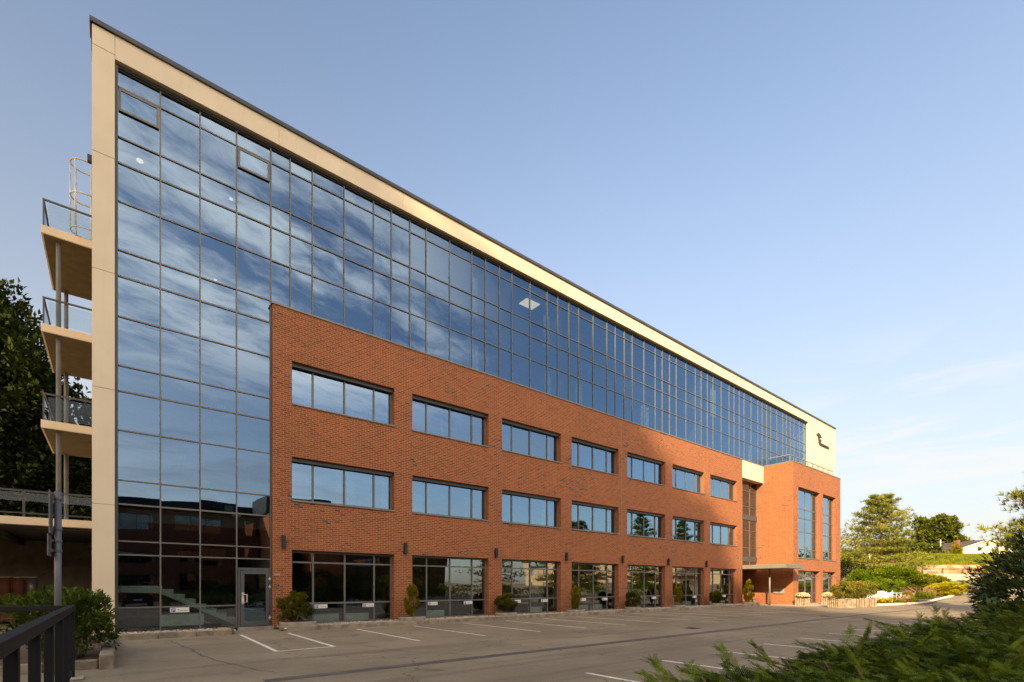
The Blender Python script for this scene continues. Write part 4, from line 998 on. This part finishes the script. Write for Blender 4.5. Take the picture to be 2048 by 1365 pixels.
def log_planter(x, y, z, w, dp, h, label, rz=0., group='log planters by the entrance'):
    t = empty('log_planter', (x, y, z), rz, label, 'planter', group); m = MB(); n = max(4, int(w / .16)); k2 = max(3, int(dp / .16))
    for k in range(n):
        for yy in (-dp / 2, dp / 2): xx = -w / 2 + w * k / (n - 1); m.tube([(xx, yy, 0), (xx, yy, h + .03 * math.sin(k * 5 + yy))], .085, 7)
    for k in range(1, k2):
        for xx in (-w / 2, w / 2): yy = -dp / 2 + dp * k / k2; m.tube([(xx, yy, 0), (xx, yy, h + .03 * math.sin(k * 4))], .085, 7)
    m.build('logs', 'wood_log', t); box(-w / 2, w / 2, -dp / 2, dp / 2, 0, h - .06).build('soil', 'soil', t); return t
for k, (px, d, w) in enumerate(((1683, 36.6, 1.35), (1710, 37.4, .95), (1730, 38.0, .95))):
    c = at(px, d); log_planter(c.x, c.y, 0, w, .9, .68, ('largest log planter, nearest the shop windows of the block', 'middle log planter of the row of three', 'rightmost log planter, next to the white fence')[k], R(-28))
    shrub('barberry', c.x, c.y, .62, (w * .78 + .12, .75, .62), 2200, .13, LEAF, 'rust_leaf', ('reddish green shrub in the largest log planter', 'reddish green shrub in the middle log planter', 'reddish green shrub in the rightmost log planter')[k], 'shrub', 'shrubs in the log planters', 40, .28)
for k, (px, d, w) in enumerate(((1605, 40.6, .85), (1657, 42.3, .95))):
    c = at(px, d); log_planter(c.x, c.y, 0, w, .7, .6, ('log planter with pale flowers near the canopy corner', 'log planter with pale flowers beside the narrow window')[k])
    t = shrub('flowering_plant', c.x, c.y, .56, (w * .62, .45, .2), 500, .11, LEAF, 'green_leaf', ('pale yellow flowers in the planter near the canopy corner', 'pale yellow flowers in the planter beside the narrow window')[k], 'flowers', 'pale flowers in planters', 25, .3)
    Pn = RNG.normal(0, 1, (320, 3)); Pn /= np.linalg.norm(Pn, axis=1, keepdims=True); Pn[:, 2] = np.abs(Pn[:, 2]); Pn = Pn * (w * .66, .48, .26) + (0, 0, .2)
    scatter('blossom', tmpl_tuft(6, 1.6, .35), Pn, Pn, .085, 'flower', t)
t = empty('picket_fence', tuple(at(1758, 42.6)), R(-35), 'white picket fence with pale blue pieces behind the planters', 'fence'); m = MB()
for k in range(13): m.prism([(k * .19 - 1.1, 0), (k * .19 - .99, 0), (k * .19 - .99, 1.0 + .12 * math.sin(k * 1.7)), (k * .19 - 1.045, 1.1 + .12 * math.sin(k * 1.7)), (k * .19 - 1.1, 1.0 + .12 * math.sin(k * 1.7))], 0, .03)
m.build('pickets', 'house_white', t); m = MB(); m.box(-1.1, 1.3, .03, .07, .25, .33); m.box(-1.1, 1.3, .03, .07, .72, .8); m.build('rails', 'house_white', t)
for q in (-.8, .0): box(q, q + .35, -.03, 0, .75, 1.18).build('panel', 'toy_blue', t)
t = empty('garden_table', tuple(at(1786, 44.5)), 0, 'white garden table with pale blue cloth behind the fence', 'table')
box(-.8, .8, -.5, .5, .95, 1.0).build('top', 'toy_blue', t)
for sx in (-.7, .7):
    for sy in (-.42, .42): box(sx - .03, sx + .03, sy - .03, sy + .03, 0, .95).build('leg', 'house_white', t)
# small grey cabinet by the road
c = at(1887, 58); t = empty('utility_cabinet', (c.x, c.y, c.z), R(30), 'grey utility cabinet at the road beyond the shrubs', 'cabinet'); box(-.55, .55, -.3, .3, 0, 1.2).build('body', 'pole_steel', t, bevel=.02); box(-.6, .6, -.35, .35, 1.2, 1.27).build('lid', 'sill_metal', t)

# ------------------------------------------------------------------ retaining walls, bank, houses and trees beyond the road
VD = Vector((math.sin(YAW), math.cos(YAW))); VR = Vector((math.cos(YAW), -math.sin(YAW))); O2 = Vector((0, -20))
def vp(r, d): q = O2 + VR * r + VD * d; return (q.x, q.y)
def slab(name, r0, r1, d0, d1, z0, z1, mat, label=None, cat=None, kind=None, parent=None):
    m = MB(); m.prism([vp(r0, d0), vp(r1, d0), vp(r1, d1), vp(r0, d1)], z0, z1, 'z'); o = m.build(name, mat, parent)
    # straight metre coordinates along the wall for the stone pattern
    return tag(o, label, cat, None, kind)
def wallblock(name, mat, label, cat, r0, r1, z0, z1, d, th):
    """a long wall facing the parking area, in its own straight frame"""
    x, y = vp(0, d); e = empty(name, (x, y, 0), -YAW, label, cat); m = MB(); n = int((r1 - r0) / 6)
    for k in range(n):
        a = r0 + (r1 - r0) * k / n; b = r0 + (r1 - r0) * (k + 1) / n; m.box(a + .01, b - .01, 0, th, z0, z1)
    m.build('wall', mat, e); return e
w1 = wallblock('retaining_wall', 'pale_concrete', 'plain concrete retaining wall along the road', 'wall', 40, 130, -1, 3.38, 73, .6)
m = MB(); m.box(40, 130, .25, .31, 4.18, 4.24); m.box(40, 130, .26, .30, 3.75, 3.78)
for k in range(30): m.box(40 + k * 3, 40.08 + k * 3, .24, .32, 3.38, 4.18)
m.build('railing', 'dark_metal', w1)
wallblock('stone_wall', 'rubble_stone', 'wall of rough coloured stone blocks above the concrete wall', 'wall', 40, 130, 2.5, 4.75, 73.7, .7)
bk = MB(); rr = [36, 48, 56, 64, 72, 80, 90, 110, 160]; prof = [(74.2, 4.5), (75, 4.75), (78, 5.3), (81, 6.2), (84, 6.9), (88, 7.1), (120, 7.3), (400, 12)]
bk.v = [(*vp(r * (dd / 74 if j > 4 else 1), dd), z + .12 * math.sin(r * 1.7 + j)) for j, (dd, z) in enumerate(prof) for r in rr]
bk.f = [(j * len(rr) + i, j * len(rr) + i + 1, (j + 1) * len(rr) + i + 1, (j + 1) * len(rr) + i) for j in range(len(prof) - 1) for i in range(len(rr) - 1)]
tag(bk.build('grass_bank', 'grass_ground', None, True), kind='structure')
N = 9000; rA = RNG.uniform(46, 84, N); dA = RNG.uniform(75, 86, N); zA = np.interp(dA, [p[0] for p in prof], [p[1] for p in prof])
Pg = np.array([(*vp(a, b), z) for a, b, z in zip(rA, dA, zA)])
tag(scatter('bank_grass', tmpl_tuft(6, .6, .10), Pg, np.tile((0, 0, 1.), (N, 1)), .30, 'grass_leaf', None, .3, .5 + .4 * np.sin(rA * 1.1) * np.sin(dA * 2.)), kind='stuff')
def house(px, d, z, w, dp, hw, hr, wall_m, label, rz=0., chim=True, wins=2):
    c = at(px, d, z=z); t = empty('house', tuple(c), -YAW + rz, label, 'house')
    MB().prism([(-w / 2, -.5), (w / 2, -.5), (w / 2, hw), (0, hr), (-w / 2, hw)], 0, dp).build('walls', wall_m, t)
    m = MB(); e = .45
    for s in (-1, 1): m.prism([(0, hr + .02), (0, hr + .22), (s * (w / 2 + e), hw + .22 - e * (hr - hw) / (w / 2)), (s * (w / 2 + e), hw + .02 - e * (hr - hw) / (w / 2))], -.30, dp + .4)
    rf = m.build('roof', 'roof_tile', t)
    m = MB()
    for s in (-1, 1): m.prism([(0, hr + .10), (0, hr + .25), (s * (w / 2 + e), hw + .25 - e * (hr - hw) / (w / 2)), (s * (w / 2 + e), hw + .08 - e * (hr - hw) / (w / 2))], -.38, -.302)
    m.build('barge_board', 'house_white', rf)
    if chim: box(-w * .42, -w * .42 + .6, 2, 2.7, hw, hr + .25).build('chimney', 'chimney_brick', rf)
    for k in range(wins):
        x = -w * .16 + k * w * .32; f = MB(); 
        for a in ((x - .55, x + .55, .85, .93), (x - .55, x + .55, 1.75, 1.83), (x - .55, x - .47, .93, 1.75), (x + .47, x + .55, .93, 1.75)): f.box(a[0], a[1], -.06, .0, a[2], a[3])
        o = f.build('window', 'house_white', t); box(x - .47, x + .47, -.03, -.015, .93, 1.75).build('pane', 'house_glass', o)
    return t
hs = house(1976, 90, 7.05, 9.2, 12, 1.35, 2.85, 'house_cream', 'cream gabled house with two windows on the grass bank')
box(-4.4, .3, -1.0, -.9, -.5, .30).build('terrace_wall', 'house_brown', hs)
house(1903, 104, 7.1, 8.0, 9, 1.5, 3.2, 'house_brown', 'dark brown gabled house partly hidden behind the yellow shrub', 0., False, 1)
def far_tree(px, d, base, top, w, mat, label, n=2600, size=.62, group='trees beyond the grass bank', crown=None, tr=.16, bark='bark', name='broadleaf_tree'):
    c = at(px, d, z=base); H = top - base
    crown = crown or [(0, 0, H * .62, w, w, H * .36), (w * .4, .2, H * .45, w * .7, w * .7, H * .28), (-w * .35, 0, H * .8, w * .55, w * .55, H * .2)]
    return tree(name, tuple(c), H, crown, int(n * 2.2), size, LEAF, mat, label, bark, tr, 60, .22, group)
zt = lambda py, d: 1.62 + (1172 - py) / F * d
far_tree(1845, 100, 7, zt(1037, 100), 2.1, 'mid_leaf', 'tall thin tree right of the pine, leftmost on the bank', 1300)
far_tree(1884, 100, 7, zt(1034, 100), 2.8, 'mid_leaf', 'taller full tree on the bank near the brown house', 2400)
far_tree(1868, 106, 7, zt(1058, 106), 3.6, 'mid_leaf', 'wide lower tree on the bank between the two tall ones', 2600)
far_tree(1905, 112, 7, zt(1074, 112), 4., 'mid_leaf', 'round tree above the brown house roof', 2200)
far_tree(1840, 92, 6.9, zt(1092, 92), 2.6, 'mid_leaf', 'small dark round tree on the bank beside the pine', 2000)
far_tree(1800, 96, 6.9, zt(1096, 96), 3.4, 'dark_leaf', 'dark tree on the bank behind the pine crown', 2200)
far_tree(1706, 84, 2.5, zt(1038, 84), 2.2, 'olive_leaf', 'slender birch between the brick block and the pine', 500, .32, None, None, .12, 'birch_bark', 'birch_tree')
far_tree(1698, 80, 2.2, zt(1112, 80), 2.6, 'mid_leaf', 'green tree just right of the brick block', 2200, .34)
far_tree(1722, 88, 2.6, zt(1104, 88), 2.8, 'mid_leaf', 'green tree behind the left boughs of the pine', 2200, .34)
far_tree(1722, 82, 2.4, zt(1100, 82), 2., 'olive_leaf', 'small birch with pale trunk below the pine boughs', 1000, .3, None, None, .14, 'birch_bark', 'birch_tree')
far_tree(1752, 95, 4, zt(1100, 95), 3.4, 'mid_leaf', 'green tree directly behind the pine trunk', 2200, .4)
gshrub(1911, 1088, 86, 1.2, 0, SPRAY, 'gold_leaf', 'yellow green upright shrub before the brown house', 1200, .25)
gshrub(1898, 1094, 86, 1.3, 0, SPRAY, 'olive_leaf', 'olive shrub left of the yellow green shrub on the bank', 1100, .25)
# wooded skyline, too far to tell the trees apart
Pw, Dw, Sw = [], [], []
for k in range(90):
    r = 60 + 190 * k / 89 + RNG.normal(0, 2); d = RNG.uniform(150, 185); x, y = vp(r, d); h = RNG.uniform(6.5, 9.) + (3 if k < 18 else 0)
    Pn, D, s = blob((x, y, 8 + h * .5), (4.5, 4.5, h * .55), 420, 26, .26, .5); Pw.append(Pn); Dw.append(D); Sw.append(s)
tag(scatter('woods', LEAF, np.concatenate(Pw), np.concatenate(Dw), .9, 'olive_leaf', None, .6, np.concatenate(Sw)), kind='stuff')
# power line, its poles, street lamps
def lamp_post(px, d, base, H, label, arm=1.2):
    c = at(px, d, z=base); t = empty('street_lamp', tuple(c), -YAW, label, 'street lamp', 'street lamps along the road')
    MB().tube([(0, 0, 0), (0, 0, H)], [.07, .05], 8).build('pole', 'birch_bark', t); MB().tube([(0, 0, H), (-arm, 0, H + .12)], .04, 6).build('arm', 'birch_bark', t); box(-arm - .5, -arm, -.1, .1, H + .06, H + .18).build('lamp_head', 'galvanised', t)
lamp_post(1993, 92, 7, zt(1056, 92) - 7, 'pale street lamp rising behind the cream house')
lamp_post(1687, 66, .6, zt(1115, 66) - .6, 'pale street lamp beside the corner of the brick block')
for k, (px, py, d) in enumerate(((1881, 1080, 95), (1864, 1090, 90), (1739, 1108, 78))):
    c = at(px, d, z=2.); MB()
    t = empty('utility_pole', tuple(c), -YAW, ('pale wooden utility pole on the bank left of the yellow shrub', 'thin utility pole on the bank behind the pine tips', 'grey utility pole behind the pine')[k], 'utility pole', 'poles of the power line')
    MB().tube([(0, 0, 0), (0, 0, zt(py, d) - 2.)], [.14, .11], 8).build('pole', 'birch_bark', t); box(-.6, .6, -.04, .04, zt(py, d) - 2.5, zt(py, d) - 2.4).build('crossarm', 'twig', t)
m = MB()
for q, (ya, yb) in enumerate(((1090, 1081), (1093, 1084), (1097, 1090))):
    pts = []
    for k in range(13):
        px = 1690 + 360 * k / 12; sag = 2.2 * math.sin(math.pi * ((k * 3 / 12) % 1)); pts.append(at(px, 90 + q * .4, py=ya + (yb - ya) * k / 12 + sag))
    m.tube(pts, .03, 4, False)
tag(m.build('power_lines', 'wire'), 'power lines crossing in front of the far trees', 'cables')

# ------------------------------------------------------------------ what stands behind the camera: seen in the glass, plus an added caster of the long shade
oo = empty('opposite_building', (0, -40, 0), 0, 'long dull brick office building across the parking area with flat roof', 'building')
hz = [(x, x + 4.2, z0, z1) for x in np.arange(-37, 32, 6.) for z0, z1 in ((.9, 2.7), (3.9, 5.5), (7.1, 8.7))]
wall(MB(), -40, 37, 0, 9.3, 0, -.4, hz).build('brick_wall', 'dull_brick', oo)
m = MB(); m.box(-40.4, 37.4, -16, .5, 9.3, 10.3); m.build('roof', 'roof_felt', oo); box(-40, 37, -15.5, -5, 0, 9.3).build('core_wall', 'interior_dark', oo)
for (a, b, c, d_) in hz:
    f = MB(); [f.box(u, u + .08, -.3, -.2, c, d_) for u in (a, a + 1.37, a + 2.75, b - .08)]; f.box(a, b, -.3, -.2, c, c + .08); f.box(a, b, -.3, -.2, d_ - .08, d_)
    o = f.build('window', 'dark_metal', oo); box(a, b, -.28, -.26, c, d_).build('pane', 'house_glass', o)
m = MB(); m.box(12.6, 14.2, .5, 7.5, 0, 9.0); m.box(15.6, 18.5, .0, 9.5, 0, 8.4); m.build('stair_tower', 'brick', oo); box(12.4, 18.6, .5, 6, 9.0, 10.9).build('tower_cap', 'roof_felt', oo)
t = empty('roof_aerial', (13.4, -37, 10.9), 0, 'thin television aerial on the roof of the opposite building', 'aerial'); m = MB().tube([(0, 0, 0), (0, 0, 2.2)], .03, 6); m.tube([(-.9, 0, 2.1), (.9, 0, 2.1)], .02, 5); [m.tube([(x, -.3, 2.1), (x, .3, 2.1)], .015, 4) for x in (-.8, -.4, 0, .4, .8)]; m.build('mast', 'pole_steel', t)
cb = empty('cream_building', (88, -82, 0), R(90), 'low cream rendered building with red brown balcony rails, past the opposite building', 'building')
wall(MB(), 0, 56, 0, 7.2, 0, -.3, [(x, x + 1.2, z, z + 1.5) for x in np.arange(3, 53, 5.) for z in (1.2, 4.6)]).build('wall', 'cream_render', cb); box(-.4, 56.4, -14, .4, 7.2, 7.6).build('roof', 'roof_felt', cb); box(0, 56, -13, -2, 0, 7.2).build('core_wall', 'interior_dark', cb)
for x in np.arange(3, 53, 5.):
    for z in (1.2, 4.6): box(x, x + 1.2, -.2, -.18, z, z + 1.5).build('window', 'house_glass', cb)
m = MB(); [m.box(6 + k * .9, 6.06 + k * .9, .9, .96, 3.6, 4.6) for k in range(50)]; m.box(5, 51, .88, .98, 4.6, 4.68); m.box(5, 51, .0, 1., 3.45, 3.6); m.build('balcony', 'crate_red', cb)
HB = ['clipped dark hedge mound behind the camera, nearest the car', 'rounded dark hedge mound behind the yew', 'taller hedge mound reflected in the second shop window', 'yellow green hedge mound reflected beside the tall one', 'long low hedge reflected in the third shop window', 'long low hedge reflected in the fifth shop window', 'low hedge at the far end of the parking area']
for k, (x, y, rx, ry, h, mt) in enumerate(((7.5, -24.5, 3.8, 1.6, .85, 'dark_leaf'), (13.5, -25, 3.2, 1.8, 1.45, 'dark_leaf'), (22.5, -25, 2.6, 1.8, 1.35, 'olive_leaf'), (19.3, -25.5, 1.8, 1.4, 1.0, 'gold_leaf'), (32, -24, 8, 1.6, .85, 'green_leaf'), (47, -24, 7, 1.7, .95, 'green_leaf'), (62, -24, 7, 1.6, .9, 'green_leaf'))):
    shrub('hedge', x, y, 0, (rx, ry, h), 4200, .2, LEAF, mt, HB[k], 'hedge', 'hedges along the far side of the parking', 70, .2)
pine((36, -27, 0), 8.5, 3.8, 'pine behind the parking, mirrored in the sixth shop window', 9, 6, 31, .34, 'conifers behind the parking', .25)
pine((27, -29, 0), 7.5, 3.0, 'pine behind the parking, mirrored in the third shop window', 9, 6, 33, .34, 'conifers behind the parking', .2)
for (x, y, H, lab, sd) in ((79, -37, 15.5, 'tall dark conifer mirrored in the fifth upper window', 41), (94, -38, 16, 'tall dark conifer mirrored in the sixth upper window', 43)):
    pine((x, y, 0), H, 4.2, lab, 16, 8, sd, .6, 'conifers behind the parking', .1, name='fir_tree', mat='green_leaf', tufts=18)
Pw, Dw, Sw = [], [], []
for k in range(60):
    x = 95 + 170 * k / 59; y = -75 + RNG.normal(0, 8) + (k * .3); h = RNG.uniform(8, 13)
    Pn, D, s = blob((x, y, h * .6), (5.5, 5.5, h * .6), 260, 24, .28, .5); Pw.append(Pn); Dw.append(D); Sw.append(s)
tag(scatter('far_woods', LEAF, np.concatenate(Pw), np.concatenate(Dw), 1.2, 'green_leaf', None, .6, np.concatenate(Sw)), kind='stuff')
# parked estate car just behind the camera
ca = empty('parked_car', (1.3, -23.0, 0), 0, 'black estate car parked behind the camera, mirrored in the glass tower', 'car')
prof_ = [(-.02, .45), (-.05, .85), (-.02, 1.05), (-.45, 1.52), (-2.3, 1.56), (-3.15, 1.05), (-4.35, .88), (-4.5, .5), (-4.4, .3), (-.15, .3)]
MB().prism([(y, z) for y, z in prof_], -.9, .9, 'x').build('body', 'car_black', ca, bevel=.08)
MB().prism([(-.10, 1.06), (-.46, 1.48), (-.44, 1.49), (-.07, 1.07)], -.72, .72, 'x').build('rear_window', 'house_glass', ca)
for s in (-1, 1):
    box(s * .78 - .11, s * .78 + .11, -.06, .0, .82, 1.0).build('tail_light', 'tail_red', ca)
    MB().prism([(-.7, 1.08), (-.95, 1.46), (-2.2, 1.48), (-2.8, 1.08)], s * .90 - .012, s * .90 + .012, 'x').build('side_window', 'house_glass', ca)
    for y in (-.85, -3.6):
        w = MB().tube([(s * .72, y, .33), (s * .93, y, .33)], .33, 20).build('wheel', 'tyre', ca); MB().tube([(s * .93, y, .33), (s * .94, y, .33)], .21, 16).build('rim', 'rim', w)
box(-.27, .27, .0, .02, .52, .64).build('number_plate', 'plate', ca)
# unseen wooded hillside, added and shaped to shade the left of the facade
hx = [-40, -52, -66, -80, -110]; hzv = [0, 21.5, 40, 48.6, 41]; hy = [-150, -110, -86, -72, -66, -60, -50, -36, -27, -19]; hf = [.45, .58, .64, .73, .88, 1, 1, .97, .75, .0]
m = MB(); m.v = [(x, y, z * f) for y, f in zip(hy, hf) for x, z in zip(hx, hzv)]; n = len(hx)
m.f = [(j * n + i, j * n + i + 1, (j + 1) * n + i + 1, (j + 1) * n + i) for j in range(len(hy) - 1) for i in range(n - 1)]
tag(m.build('shade_hill', 'hill_ground', None, True), kind='structure')
Pw, Dw, Sw = [], [], []
for k in range(190):
    y = RNG.uniform(-118, -27); x = RNG.uniform(-88, -48); g = np.interp(-x, [40, 52, 66, 80, 110], hzv) * np.interp(y, hy, hf); h = 16 + RNG.uniform(-2.5, 2.2)
    if y > -36: h *= .85
    if y < -58: h *= .78
    elif y < -38: h += 2.0
    Pn, D, s = blob((x, y, g + h * .52), (4.2, 4.2, h * .5), 330, 26, .3, .35); Pw.append(Pn); Dw.append(D); Sw.append(s)
tag(scatter('shade_woods', LEAF, np.concatenate(Pw), np.concatenate(Dw), 1.5, 'dark_leaf', None, .7, np.concatenate(Sw)), kind='stuff')
